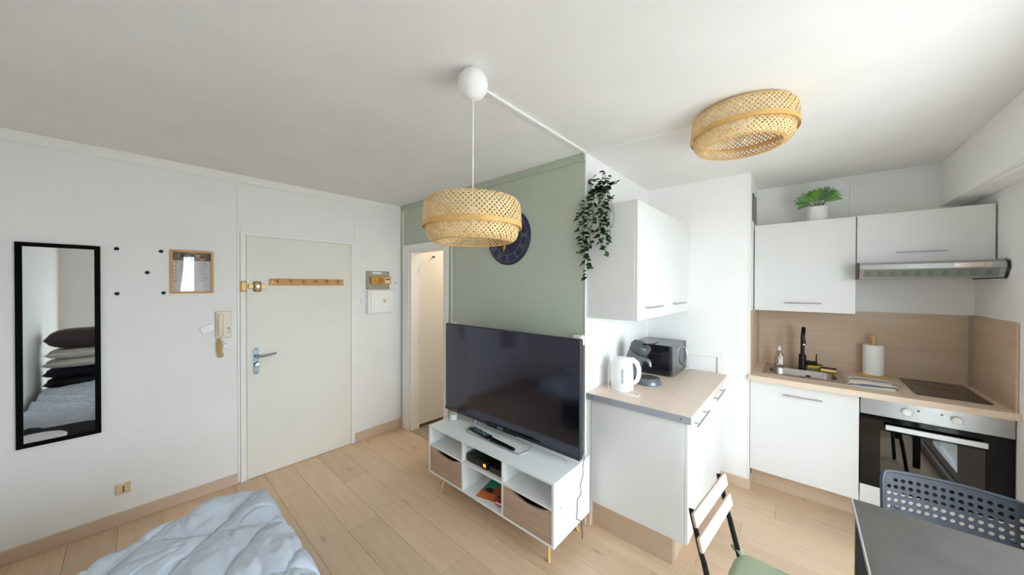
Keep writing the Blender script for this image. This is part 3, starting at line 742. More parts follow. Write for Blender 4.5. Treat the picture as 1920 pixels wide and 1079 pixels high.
def build_hood():
    x0, x1 = .296, .894
    h = thing('extractor_hood', (.595, 3.5, 1.66), 'stainless steel extractor hood with push buttons below wall cabinet', 'extractor hood')
    pts = [(3.335, 1.768), (3.300, 1.752), (3.296, 1.722), (3.335, 1.662), (YK-.02, 1.662), (YK-.02, 1.768)]
    MB().prism(pts, 0, x0+.006, x1-.006).build('hood_body', M_STEEL, h)
    for a in (x0, x1-.006): MB().prism([(3.332, 1.770), (3.294, 1.755), (3.290, 1.720), (3.332, 1.655), (YK-.02, 1.655), (YK-.02, 1.770)], 0, a, a+.006).build('end_cap', mat('navy_black_plastic', (34, 36, 48), .4), h)
    # sloping light panel with filter grooves
    n = Vector((0, -(1.722-1.662), -(3.335-3.296))).normalized()
    c0 = Vector((.595, 3.3155, 1.692))+n*.001; ang = math.atan2(1.662-1.722, 3.335-3.296); rot = Matrix.Rotation(ang, 3, 'X')
    t = MB(); t.obox(c0, (.545, .056, .003), rot); fp = t.build('light_panel', mat('grey_green_diffuser', (120, 128, 120), .35), h)
    for i in range(10):
        t = MB(); t.obox(c0+Vector((-.25+i*.054, 0, 0))+n*.002, (.024, .034, .002), rot); t.build('filter_slot', mat('filter_grey', (104, 110, 104), .4), fp)
    for i in range(5):
        t = MB(); p = Vector((.715+i*.024, 3.298, 1.738)); t.cyl(p, p+Vector((0, -.006, 0)), .0055, n=12); t.build('push_button', M_CHROME, h, True)
    B(.700, .835, 3.2965, 3.2985, 1.726, 1.750).build('button_strip', mat('pale_copper_strip', (206, 186, 170), .3, .6), h)
build_hood()

def build_kitchen_run():
    x0, x1, y0 = XQ+.002, XR-.002, 3.156
    # sink cut-out
    sx0, sx1, sy0, sy1 = -.205, .215, 3.345, 3.625
    w = MB()
    w.box(x0, sx0, y0, YK-.002, KZ-.038, KZ); w.box(sx1, x1, y0, YK-.002, KZ-.038, KZ)
    w.box(sx0, sx1, y0, sy0, KZ-.038, KZ); w.box(sx0, sx1, sy1, YK-.002, KZ-.038, KZ)
    tag(w.build('kitchen_worktop', M_WORKTOP), 'pale oak worktop holding the sink and the dark hob', 'worktop')
    # splashbacks
    sp = tag(B(x0+.012, x1-.012, YK-.010, YK-.001, KZ, 1.404).build('splashback', M_SPLASH), 'wide pale oak splashback panel behind sink and hob', 'splashback')
    tag(B(x1-.010, x1, 3.190, YK-.012, KZ, 1.406).build('splashback', M_SPLASH_Y), 'pale oak side splashback beside the hob on window wall', 'splashback')
    tag(B(x0, x0+.010, 3.196, YK-.012, KZ, 1.404).build('splashback', M_SPLASH_Y), 'narrow pale oak splashback on the pier beside the sink', 'splashback')
    struct(B(x1-.024, x1-.011, YK-.022, YK-.011, KZ, 1.404).build('trim_18', mat('grey_seal_strip', (168, 160, 154), .4, .3)))
    for z in (.935, 1.375): struct(MB().cyl((x1-.010, 3.215, z), (x1-.012, 3.215, z), .004, n=8).build('trim_19', M_STEELDK))
    # base cabinet below the sink
    c = thing('base_cabinet', (0, 3.5, 0), 'white base cabinet below the steel sink', 'cabinet')
    bb = MB(); bb.box(-.302, -.286, 3.235, YK-.02, .160, KZ-.04); bb.box(.284, .300, 3.235, YK-.02, .160, KZ-.04); bb.box(-.286, .284, 3.235, YK-.02, .160, .176)
    bb.build('carcass', M_LAMINATE, c)
    d = B(-.301, .298, 3.215, 3.233, .160, KZ-.046, bev=.001).build('cabinet_door', M_LAMINATE, c)
    bar_handle(d, (-.103, 3.215, .793), (.115, 3.215, .793), (0, -.028, 0), r=.0045)
    B(-.302, .300, 3.330, 3.346, 0, .160, bev=.001).build('plinth', M_SPLASH, c)
    # sink
    s = thing('kitchen_sink', (.005, 3.53, KZ-.16), 'stainless steel inset sink in the pale oak worktop', 'sink')
    t = MB(); bm = t.bm
    def rr(cx, cy, hx, hy, rad, z, n=8):
        out = []
        for q, (sx, sy) in enumerate(((1, 1), (-1, 1), (-1, -1), (1, -1))):
            for i in range(n+1):
                a = q*PI/2+i*PI/2/n; out.append((cx+sx*(hx-rad)+rad*math.cos(a), cy+sy*(hy-rad)+rad*math.sin(a), z))
        return out
    cx, cy = .005, 3.545; bx, by = .005, 3.485
    loops = [rr(cx, cy, .240, .232, .02, KZ), rr(cx, cy, .240, .232, .02, KZ+.003), rr(cx, cy, .234, .226, .02, KZ+.004), rr(bx, by, .200, .132, .085, KZ+.0035), rr(bx, by, .193, .125, .08, KZ-.008), rr(bx, by, .183, .115, .07, KZ-.13), rr(bx, by, .15, .08, .05, KZ-.150)]
    R = [[bm.verts.new(v) for v in L] for L in loops]
    for A, C in zip(R, R[1:]):
        m = len(A)
        for k in range(m): bm.faces.new((A[k], A[(k+1) % m], C[(k+1) % m], C[k]))
    bm.faces.new(R[-1][::-1]); t.build('basin', mat('sink_steel', (188, 184, 180), .26, 1.0), s, True)
    MB().tube([(.045+.014*math.cos(a), by+.1215, KZ-.04+.014*math.sin(a)) for a in [2*PI*k/20 for k in range(21)]], .004, 6, False).build('overflow_ring', M_CHROME, s, True)
    MB().cyl((.045, by+.124, KZ-.04), (.045, by+.120, KZ-.04), .010, n=14).build('overflow_hole', M_BLACKMATT, s)
    MB().lathe([(0, .003), (.03, .003), (.034, 0)], (bx, by, KZ-.150), 20).build('drain', M_CHROME, s, True)
    t = MB()
    for i in range(4): t.box(.220+.003, .240-.006+.0, 3.40+i*.05, 3.425+i*.05, KZ+.0035, KZ+.005)
    # tap
    f = thing('kitchen_tap', (.010, 3.665, KZ+.004), 'matt black swan-neck tap with side lever behind the sink', 'tap')
    MK = mat('matt_black_metal', (30, 24, 28), .35, .4)
    z = KZ+.004; tx, ty = .010, 3.665
    t = MB(); t.lathe([(.029, 0), (.029, .006), (.025, .010), (.024, .118), (.019, .124), (0, .125)], (tx, ty, z), 24); t.build('tap_body', MK, f, True)
    pts = [(tx, ty, z+.12), (tx, ty, z+.27)]+[(tx+.006*math.sin(a), ty-.058+.058*math.cos(a), z+.27+.075*math.sin(a)) for a in [PI*k/12 for k in range(1, 13)]]+[(tx+.008, ty-.118, z+.225)]
    MB().tube(pts, .0135, 14).build('spout', MK, f, True)
    MB().cyl((tx+.008, ty-.118, z+.226), (tx+.008, ty-.1185, z+.215), .0115, n=14).build('aerator', M_CHROME, f, True)
    t = MB(); t.cyl((tx+.02, ty, z+.058), (tx+.092, ty-.008, z+.058), .018, n=18); t.cyl((tx+.084, ty-.008, z+.07), (tx+.086, ty-.006, z+.135), .0045, n=8); t.build('lever', MK, f, True)
    # hob
    hb = thing('induction_hob', (.70, 3.55, KZ), 'dark brown glass hob let into the worktop above the oven', 'hob')
    B(.557, .850, 3.300, 3.800, KZ, KZ+.006, bev=.002).build('hob_glass', M_HOB, hb)
    for (xx, yy, r) in ((.70, 3.43, .085), (.70, 3.66, .10)):
        MB().tube([(xx+r*math.cos(a), yy+r*math.sin(a), KZ+.0062) for a in [2*PI*k/40 for k in range(41)]], .0012, 4, False).build('cooking_ring', mat('hob_ring_print', (92, 74, 62), .3), hb)
build_kitchen_run()

def build_oven():
    x0, x1, y = .303, .897, 3.215
    o = thing('built_in_oven', (.6, 3.5, .16), 'built-in oven with steel control panel and black glass door', 'oven')
    z0, z1, zp = .285, KZ-.048, .757
    b = MB(); b.box(x0+.02, x0+.035, y+.03, YK-.1, .2, z1); b.box(x1-.035, x1-.02, y+.03, YK-.1, .2, z1); b.box(x0+.035, x1-.035, YK-.115, YK-.1, .2, z1)
    b.box(x0+.035, x1-.035, y+.03, YK-.115, .30, .315); b.box(x0+.035, x1-.035, y+.03, YK-.115, .72, .735)
    b.build('oven_cavity', mat('oven_enamel', (112, 92, 70), .5), o)
    pn = B(x0, x1, y-.004, y+.03, zp, z1, bev=.001).build('control_panel', M_STEEL, o)
    wx0, wx1, wz0, wz1 = .394, .800, .388, .664
    d = MB(); d.box(x0, wx0, y-.004, y+.025, z0, zp-.002); d.box(wx1, x1, y-.004, y+.025, z0, zp-.002); d.box(wx0, wx1, y-.004, y+.025, z0, wz0); d.box(wx0, wx1, y-.004, y+.025, wz1, zp-.002)
    dr = d.build('oven_door', M_OVENGLASS, o)
    B(wx0, wx1, y-.002, y+.002, wz0, wz1).build('oven_window', M_TINT, dr)
    hd = B(.412, .800, y-.045, y-.032, .686, .717, bev=.002).build('door_handle', mat('pale_steel', (214, 214, 214), .35, .5), dr)
    for xx in (.425, .787): B(xx-.008, xx+.008, y-.032, y-.004, .694, .709).build('handle_post', M_BLACK, hd)
    for xx in (.505, .698):
        k = MB().lathe([(0, .022), (.017, .022), (.0215, .018), (.023, 0), (0, 0)], (xx, y-.004, .812), 24, Matrix.Rotation(PI/2, 3, 'X')).build('control_knob', M_WHITEPL, o, True)
        for q in range(8):
            a = 2*PI*q/8+.2; p = Vector((xx+.030*math.cos(a), y-.0045, .812+.030*math.sin(a)))
            MB().cyl(p, p+Vector((0, -.0006, 0)), .0016, n=6).build('dial_mark', M_DARKGREY, pn)
    MB().cyl((.553, y-.004, .829), (.553, y-.007, .829), .0062, n=12).build('pilot_lamp', mat('red_pilot', (176, 46, 52), .3), o)
    MB().cyl((.643, y-.004, .829), (.643, y-.007, .829), .0062, n=12).build('pilot_lamp', mat('amber_pilot', (190, 92, 44), .3), o)
    rk = MB()
    for yy in (y+.06, y+.09, y+.30): rk.cyl((x0+.036, yy, .545), (x1-.036, yy, .545), .0022, n=6)
    for i in range(5): xx = .40+i*.1; rk.cyl((xx, y+.06, .545), (xx, y+.42, .545), .0015, n=6)
    rk.build('wire_rack', mat('rack_wire', (176, 142, 92), .35, .7), o)
    B(x0, x1, y-.002, y+.02, .162, z0-.004, bev=.001).build('filler_panel', M_LAMINATE, o)
    B(x0, x1, 3.330, 3.346, 0, .160, bev=.001).build('plinth', M_SPLASH, o)
build_oven()

def build_worktop_items():
    z = KZ+.004
    c = (-.140, 3.655, z)
    b = thing('soap_bottle', c, 'clear washing-up bottle with white cap and yellow label', 'bottle')
    MB().lathe([(0, 0), (.030, 0), (.033, .006), (.033, .06), (.029, .10), (.018, .125), (.013, .132), (.013, .140), (0, .140)], c, 24, sy=.65).build('bottle_body', glass_mat('cloudy_plastic', (236, 228, 220), .12, .15), b, True)
    MB().lathe([(.015, .138), (.015, .152), (.010, .156), (.008, .172), (.009, .176), (0, .177)], c, 18).build('cap', M_WHITEPL, b, True)
    lab = B(c[0]-.004, c[0]+.027, c[1]-.0225, c[1]-.0205, z+.020, z+.092, bev=.0005).build('bottle_label', M_PAPER, b)
    B(c[0]-.001, c[0]+.014, c[1]-.0232, c[1]-.0225, z+.074, z+.088).build('label_print', mat('lemon_print', (226, 200, 70), .6), lab)
    # sponges
    def sponge(cx, cy, cz, ang, label, col, scour):
        s = thing('sponge', (cx, cy, cz), label, 'sponge'); rot = Matrix.Rotation(ang, 3, 'Z')
        lo, hi = ((col, scour) if cz > z+.02 else (scour, col))
        t = MB(); t.obox(Vector((cx, cy, cz+.011)), (.09, .055, .022), rot, .003); t.build('foam', mat('sponge_yellow_%d' % col[2], col, .95, bump=.5, bump_scale=140), s)
        t = MB(); t.obox(Vector((cx, cy, cz+(.025 if cz > z else -.003))), (.09, .055, .006), rot, .001); t.build('scouring_pad', mat('scourer_%d' % scour[0], scour, .95), s)
    dish = thing('sponge_dish', (.088, 3.715, z), 'small clear tray behind the tap holding a yellow sponge', 'tray')
    B(.035, .140, 3.690, 3.755, z, z+.012, bev=.003).build('tray_body', mat('olive_tray', (150, 134, 86), .4), dish)
    sponge(.088, 3.722, z+.013, .05, 'bright yellow sponge with grey pad standing behind the tap', (232, 200, 52), (72, 92, 96))
    sponge(.168, 3.662, z+.006, -.12, 'pale yellow sponge with dark pad underneath on sink edge', (240, 214, 122), (40, 44, 52))
    # paper towel
    c = (.418, 3.735, KZ)
    p = thing('paper_towel_holder', c, 'wooden paper towel stand with a full white roll', 'paper towel')
    MB().lathe([(0, 0), (.076, 0), (.080, .004), (.080, .012), (.074, .016), (0, .016)], c, 32).build('base', M_BEECH, p, True)
    MB().lathe([(.0, .016), (.013, .016), (.013, .29), (.018, .296), (.019, .312), (.014, .318), (0, .319)], c, 16).build('pole', M_BEECH, p, True)
    MB().lathe([(.020, .018), (.056, .018), (.057, .022), (.057, .240), (.056, .244), (.020, .244), (.020, .018)], c, 32).build('paper_roll', M_PAPER, p, True)
    # folded tea towel
    tw = thing('tea_towel', (.375, 3.42, KZ), 'folded cream tea towel with grey-blue stripes beside the sink', 'tea towel')
    MT = stripes_mat('striped_linen', (226, 216, 200), (112, 118, 138), 1, 8.5, .22)
    for k, (dx, dy, ang, sx, sy) in enumerate(((0, 0, -.10, .235, .250), (.012, .012, -.20, .225, .235), (-.006, .03, -.04, .21, .21))):
        t = MB(); bm = t.bm; n = 18; rot = Matrix.Rotation(ang, 3, 'Z'); G = []; zb = KZ+.0008+k*.0085
        for layer in (0, 1):
            grid = []
            for i in range(n+1):
                row = []
                for j in range(n+1):
                    u, v = i/n-.5, j/n-.5
                    e = .012*noise.noise(Vector((v*5+k*3, u*5, k*2.1)))
                    q = rot @ Vector((u*sx+e, v*sy+e*.7, 0)); edge = min(.5-abs(u), .5-abs(v))*2
                    zz = zb+(.0072*min(1, edge*9)**.5+.003*noise.noise(Vector((u*7, v*7, k+.5)))*min(1, edge*6)+.0008 if layer else 0)
                    row.append(bm.verts.new((.375+dx+q.x, 3.415+dy+q.y, max(zz, zb))))
                grid.append(row)
            G.append(grid)
            for i in range(n):
                for j in range(n):
                    f = (grid[i][j], grid[i+1][j], grid[i+1][j+1], grid[i][j+1]); bm.faces.new(f if layer else f[::-1])
        bo = [(i, 0) for i in range(n)]+[(n, j) for j in range(n)]+[(i, n) for i in range(n, 0, -1)]+[(0, j) for j in range(n, 0, -1)]
        for a, b2 in zip(bo, bo[1:]+bo[:1]):
            bm.faces.new((G[0][a[0]][a[1]], G[0][b2[0]][b2[1]], G[1][b2[0]][b2[1]], G[1][a[0]][a[1]]))
        t.build('fold_layer', MT, tw, True)
build_worktop_items()

def build_island_items():
    z = IZ
    # microwave
    m = thing('microwave', (-.92, 2.97, z), 'black microwave oven with curved chrome handle facing the room', 'microwave')
    x0, x1, y0, y1, z0, z1 = -1.075, -.775, 2.765, 3.165, z+.012, z+.245
    body = B(x0, x1, y0, y1, z0, z1, bev=.004).build('case', mat('gloss_black_case', (22, 22, 26), .12, spec=.7), m)
    d = B(x1, x1+.022, y0, y1-.085, z0, z1, bev=.003).build('microwave_door', mat('smoked_mirror_door', (96, 98, 100), .12, .75), m)
    B(x1, x1+.022, y1-.083, y1, z0, z1, bev=.003).build('control_panel', M_DARKGREY, m)
    hy = y1-.11
    MB().tube([(x1+.022, hy, z0+.04), (x1+.045, hy, z0+.055), (x1+.058, hy, z0+.116), (x1+.045, hy, z0+.178), (x1+.022, hy, z0+.193)], .007, 10).build('door_handle', M_CHROME, d, True)
    for i in range(9):
        B(x0+.05, x0+.17, y0-.0012, y0, z0+.03+i*.010, z0+.034+i*.010).build('vent_slot', M_DARKGREY, body)
    B(x0+.02, x1-.04, y0-.002, y0, z0+.16, z0+.162).build('case_seam', M_DARKGREY, body)
    for xx in (x0+.04, x1-.04):
        for yy in (y0+.04, y1-.04): MB().cyl((xx, yy, z+.0005), (xx, yy, z0), .012, n=10).build('foot', M_BLACKMATT, m)
    for k in range(3): MB().tube([(-.735-k*.01, 3.12, z+.006), (-.71, 3.14-k*.01, z+.02), (-.69, 3.16, z+.008)], .003, 6).build('power_cord', M_WHITEPL, m, True)
    # pod coffee machine
    c = thing('coffee_machine', (-.92, 2.52, z), 'dark grey pod coffee machine with round drip tray', 'coffee machine')
    GR = mat('metallic_grey_plastic', (112, 117, 125), .28, .35); ang = math.radians(-8); f = Vector((math.cos(ang), math.sin(ang), 0)); s = Vector((-f.y, f.x, 0))
    base = Vector((-.992, 2.525, z)); tl = .46
    ax = (Vector((0, 0, 1))*math.cos(tl)+f*math.sin(tl)).normalized(); rotm = ax.to_track_quat('Z', 'Y').to_matrix()
    t = MB(); bm = t.bm; rings = []; n = 32
    for k, (fw, zz, r, tilt) in enumerate(((.0, .0, .066, 0), (.002, .03, .066, .08), (.012, .09, .064, .20), (.028, .145, .064, .32), (.050, .195, .066, .42), (.066, .222, .068, .46))):
        d = Vector((0, 0, 1))*math.cos(tilt)+f*math.sin(tilt); e1 = f*math.cos(tilt)-Vector((0, 0, 1))*math.sin(tilt)
        rings.append([bm.verts.new(base+f*fw+Vector((0, 0, zz))+e1*r*math.cos(a)+s*r*math.sin(a)) for a in [2*PI*q/n for q in range(n)]])
    for A, Cc in zip(rings, rings[1:]):
        for k in range(n): bm.faces.new((A[k], A[(k+1) % n], Cc[(k+1) % n], Cc[k]))
    bm.faces.new(rings[0][::-1]); bm.faces.new(rings[-1]); t.build('column', GR, c, True)
    hc = base+f*.068+Vector((0, 0, .226))
    hd = MB().lathe([(0, 0), (.069, 0), (.071, .003), (.071, .052), (.066, .060), (0, .062)], hc, 32, rotm).build('head_lid', mat('dark_grey_lid', (84, 88, 95), .25, .3), c, True)
    MB().lathe([(.0715, -.003), (.0715, .001), (.069, .001), (.069, -.003), (.0715, -.003)], hc, 32, rotm).build('lid_seam', M_BLACK, hd, True)
    MB().tube([hc+ax*.064+f*.01, hc+ax*.070+f*.05, hc+ax*.078+f*.085, hc+ax*.100+f*.110], [.012, .011, .008, .004], 8, flat=(1, .5)).build('lid_lever', M_BLACK, hd, True)
    t = MB(); q0 = base+f*.105+Vector((0, 0, .165)); t.tube([q0, q0+f*.022+Vector((0, 0, .008)), q0+f*.044+Vector((0, 0, -.006)), q0+f*.054+Vector((0, 0, -.040))], [.020, .018, .015, .011], 12); t.build('spout', mat('grey_chrome', (150, 154, 160), .18, .9), c, True)
    tc = base+f*.138
    MB().lathe([(0, 0), (.092, 0), (.096, .006), (.090, .032), (.080, .042), (.073, .040), (0, .040)], tc, 36).build('drip_tray', GR, c, True)
    gr = MB().lathe([(0, .0425), (.068, .0425), (.071, .040), (0, .040)], tc, 32).build('tray_plate', M_STEELDK, c, True)
    for i in range(-5, 6):
        L = math.sqrt(max(.062**2-(i*.0112)**2, 0)); t = MB(); t.obox(tc+f*(i*.0112)+Vector((0, 0, .043)), (.004, 2*L, .001), Matrix.Rotation(ang, 3, 'Z')); t.build('tray_slot', M_BLACKMATT, gr)
    # kettle
    kx, ky = -.938, 2.242
    k = thing('electric_kettle', (kx, ky, z), 'white plastic electric kettle with loop handle', 'kettle')
    MB().lathe([(0, 0), (.072, 0), (.075, .004), (.074, .018), (.066, .022), (0, .022)], (kx, ky, z), 32).build('kettle_base', M_WHITEPL, k, True)
    bd = MB().lathe([(0, .022), (.071, .022), (.074, .03), (.074, .08), (.071, .14), (.067, .185), (.062, .204), (.048, .219), (.022, .227), (0, .228)], (kx, ky, z), 36).build('kettle_body', M_WHITEPL, k, True)
    hdir = Vector((.83, .55, 0)).normalized()
    P = Vector((kx, ky, z)); pts = [(.035, .208), (.070, .206), (.098, .184), (.112, .142), (.110, .098), (.096, .060), (.066, .042)]
    MB().tube([P+hdir*a+Vector((0, 0, b)) for a, b in pts], [.017, .018, .017, .016, .016, .015, .014], 12).build('kettle_handle', M_WHITEPL, k, True)
    vd = Vector((.40, -.92, 0)).normalized(); sd = Vector((vd.y, -vd.x, 0))
    gq = MB(); rotg = Matrix((( -sd.x, vd.x, 0), (-sd.y, vd.y, 0), (0, 0, 1)))
    gq.obox(P+vd*.0715+Vector((0, 0, .105)), (.018, .006, .10), rotg @ Matrix.Rotation(.04, 3, 'X'), .003); gg = gq.build('water_gauge', mat('grey_gauge', (186, 188, 192), .3), bd)
    for q in range(3):
        t = MB(); t.cyl(P+vd*(.0725)+Vector((0, 0, .075+q*.03)), P+vd*.0760+Vector((0, 0, .075+q*.03)), .0028, n=8); t.build('gauge_mark', M_DARKGREY, gg)
    MB().tube([P-hdir*.050+Vector((0, 0, .180)), P-hdir*.072+Vector((0, 0, .205)), P-hdir*.078+Vector((0, 0, .212))], [.022, .014, .009], 10).build('kettle_spout', M_WHITEPL, k, True)
    cord = [P+Vector((.06, -.02, .010)), P+Vector((.10, -.035, .006)), P+Vector((.138, -.05, .004)), P+Vector((.148, -.09, .004)), P+Vector((.10, -.115, .004)), P+Vector((.02, -.115, .004)), P+Vector((-.06, -.09, .004)), P+Vector((-.095, -.02, .01)), (XE+.035, ky+.03, z+.10), (XE+.036, ky+.04, 1.06)]
    MB().tube(cord, .0035, 8).build('power_cord', M_WHITEPL, k, True)
    # wall sockets
    for i, yy in enumerate((2.145, 2.245)):
        s = thing('wall_socket', (XE, yy+.043, 1.035), ('white wall socket above the worktop next to the green wall end', 'white wall socket above the worktop with kettle plug in it')[i], 'socket')
        B(XE, XE+.012, yy, yy+.086, 1.035, 1.121, bev=.003).build('plate', M_WHITEPL, s)
        MB().lathe([(.034, .0), (.036, .003), (.032, .003), (.030, -.004), (0, -.004)], (XE+.013, yy+.043, 1.078), 24, Matrix.Rotation(PI/2, 3, 'Y')).build('socket_well', M_WHITEPL, s, True)
        for dz in (-.0095, .0095): MB().cyl((XE+.0085, yy+.043+dz, 1.078), (XE+.0101, yy+.043+dz, 1.078), .0028, n=8).build('pin_hole', M_BLACKMATT, s)
build_island_items()

# ================================================================= WOVEN LAMPS
def weave(prof, nstrip, width, slope, amp=.0011, seg=26, thick=.0007):
    """two families of diagonal bamboo strips woven over a turned profile (r, z)"""
    P = [Vector((r, z)) for r, z in prof]; d = [0]
    for a, b in zip(P, P[1:]): d.append(d[-1]+(b-a).length)
    tot = d[-1]; rmax = max(p.x for p in P)
    def at(s):
        s = min(max(s, 0), tot)
        for i in range(len(P)-1):
            if s <= d[i+1] or i == len(P)-2:
                k = (s-d[i])/(d[i+1]-d[i]); p = P[i].lerp(P[i+1], k); t = (P[i+1]-P[i]).normalized(); return p, Vector((t.y, -t.x))
    t = MB(); bm = t.bm
    for fam in (1, -1):
        for q in range(nstrip):
            rings = []
            for i in range(seg+1):
                s = tot*i/seg; ph = 2*PI*q/nstrip+fam*slope*s/rmax
                o = amp*fam*math.cos(PI*(2*nstrip*slope*s/rmax/(2*PI))*1.0+PI*q)
                ring = []
                for (w, h) in ((-.5, -.5), (.5, -.5), (.5, .5), (-.5, .5)):
                    p, nn = at(s); ds = -fam*w*width*.0
                    a = ph+w*width/max(p.x, .03)*math.sqrt(1+slope**2)
                    r = p.x+(nn.x)*(o+h*thick); z = p.y+nn.y*(o+h*thick)
                    ring.append(bm.verts.new((r*math.cos(a), r*math.sin(a), z)))
                rings.append(ring)
            for A, C in zip(rings, rings[1:]):
                for k in range(4): bm.faces.new((A[k], A[(k+1) % 4], C[(k+1) % 4], C[k]))
            bm.faces.new(rings[0][::-1]); bm.faces.new(rings[-1])
    return t
def shade_parts(par, c, s=1.0, hs=1.0):
    """c: centre of the bottom opening"""
    c = Vector(c)
    def P(L): return [(r*s, z*hs) for r, z in L]
    upper = P([(.168, .176), (.184, .172), (.195, .158), (.200, .135), (.201, .10), (.201, .058)])
    lower = P([(.188, .068), (.189, .05), (.187, .028), (.179, .012), (.166, .003), (.150, .0)])
    for nm, prof in (('upper_weave', upper), ('lower_weave', lower)):
        t = weave(prof, 66, .0060*s, 1.0); bmesh.ops.translate(t.bm, verts=t.bm.verts, vec=c)
        o = t.build(nm, M_BAMBOO, par, recalc=True); o['kind'] = 'stuff'
    def ring(name, r, z0, z1, th, m):
        MB().lathe([(r, z0), (r+th, z0), (r+th, z1), (r, z1), (r, z0)], c, 72).build(name, m, par, True)
    ring('band', .2015*s, .056*hs, .076*hs, .0018, M_BAMBOO_BAND)
    ring('inner_band', .190*s, .058*hs, .074*hs, .002, M_BAMBOO_BAND)
    ring('bottom_rim', .147*s, -.001, .002, .012*s, M_BAMBOO_BAND)
    ring('top_rim', .158*s, .174*hs, .1775*hs, .010*s, M_BAMBOO_BAND)
def build_lamps():
    cx, cy, zb = -1.026, .923, 1.787
    p = thing('pendant_lamp', (cx, cy, zb), 'woven bamboo pendant lamp hanging from a white ball rose', 'lamp')
    shade_parts(p, (cx, cy, zb), 1.0, .985)
    MB().lathe([(0, 2.376), (.022, 2.380), (.044, 2.394), (.058, 2.416), (.0625, 2.440), (.058, 2.464), (.044, 2.484), (.022, 2.496), (0, 2.4985)], (cx, cy, 0), 36).build('ceiling_ball', mat('white_ball_plastic', (245, 243, 244), .6), p, True)
    MB().cyl((cx, cy, 2.38), (cx, cy, 1.93), .0032, n=8).build('cable', M_WHITEPL, p, True)
    t = MB(); t.tube([(cx-.024, cy-.026, 2.4995), (cx-.024, cy-.026, 2.486), (cx-.018, cy-.02, 2.478)], .0028, 6); t.build('ceiling_hook', M_STEELDK, p, True)
    MB().lathe([(0, 0), (.018, 0), (.02, .01), (.018, .07), (.006, .08), (0, .08)], (cx, cy, 1.86), 18).build('bulb_socket', M_WHITEPL, p, True)
    t = MB()
    for k in range(3):
        a = 2*PI*k/3+.3; t.cyl((cx+.016*math.cos(a), cy+.016*math.sin(a), 1.935), (cx+.160*math.cos(a), cy+.160*math.sin(a), zb+.172), .002, n=6)
    t.build('spider_wire', M_STEELDK, p)
    cx, cy, zb, s = -.236, 2.060, 2.322, 1.145
    c = thing('ceiling_lamp', (cx, cy, zb), 'woven bamboo shade fixed flat to the ceiling above the kitchen', 'lamp')
    shade_parts(c, (cx, cy, zb), s, .99)
    MB().lathe([(0, 2.44), (.045, 2.44), (.05, 2.45), (.05, 2.4995), (0, 2.4995)], (cx, cy, 0), 28).build('ceiling_rose', M_WHITEPL, c, True)
    t = MB()
    for k in range(3):
        a = 2*PI*k/3+.9; t.cyl((cx+.04*math.cos(a), cy+.04*math.sin(a), 2.47), (cx+.185*math.cos(a), cy+.185*math.sin(a), 2.496), .002, n=6)
    t.build('spider_wire', M_STEELDK, c)
    MB().lathe([(0, 0), (.016, .0), (.018, .03), (0, .03)], (cx, cy, 2.41), 16).build('bulb_socket', M_WHITEPL, c, True)
    MB().lathe([(.012, .10), (.016, .085), (.030, .06), (.033, .04), (.026, .015), (.012, .003), (0, 0)], (cx, cy, 2.325), 24).build('bulb', M_CLEAR, c, True)
    for k in range(2):
        xx = cx-.006+k*.012; MB().cyl((xx, cy, 2.352), (xx, cy, 2.386), .0012, n=6).build('filament', mat('amber_filament', (255, 190, 80), .4), c)
build_lamps()

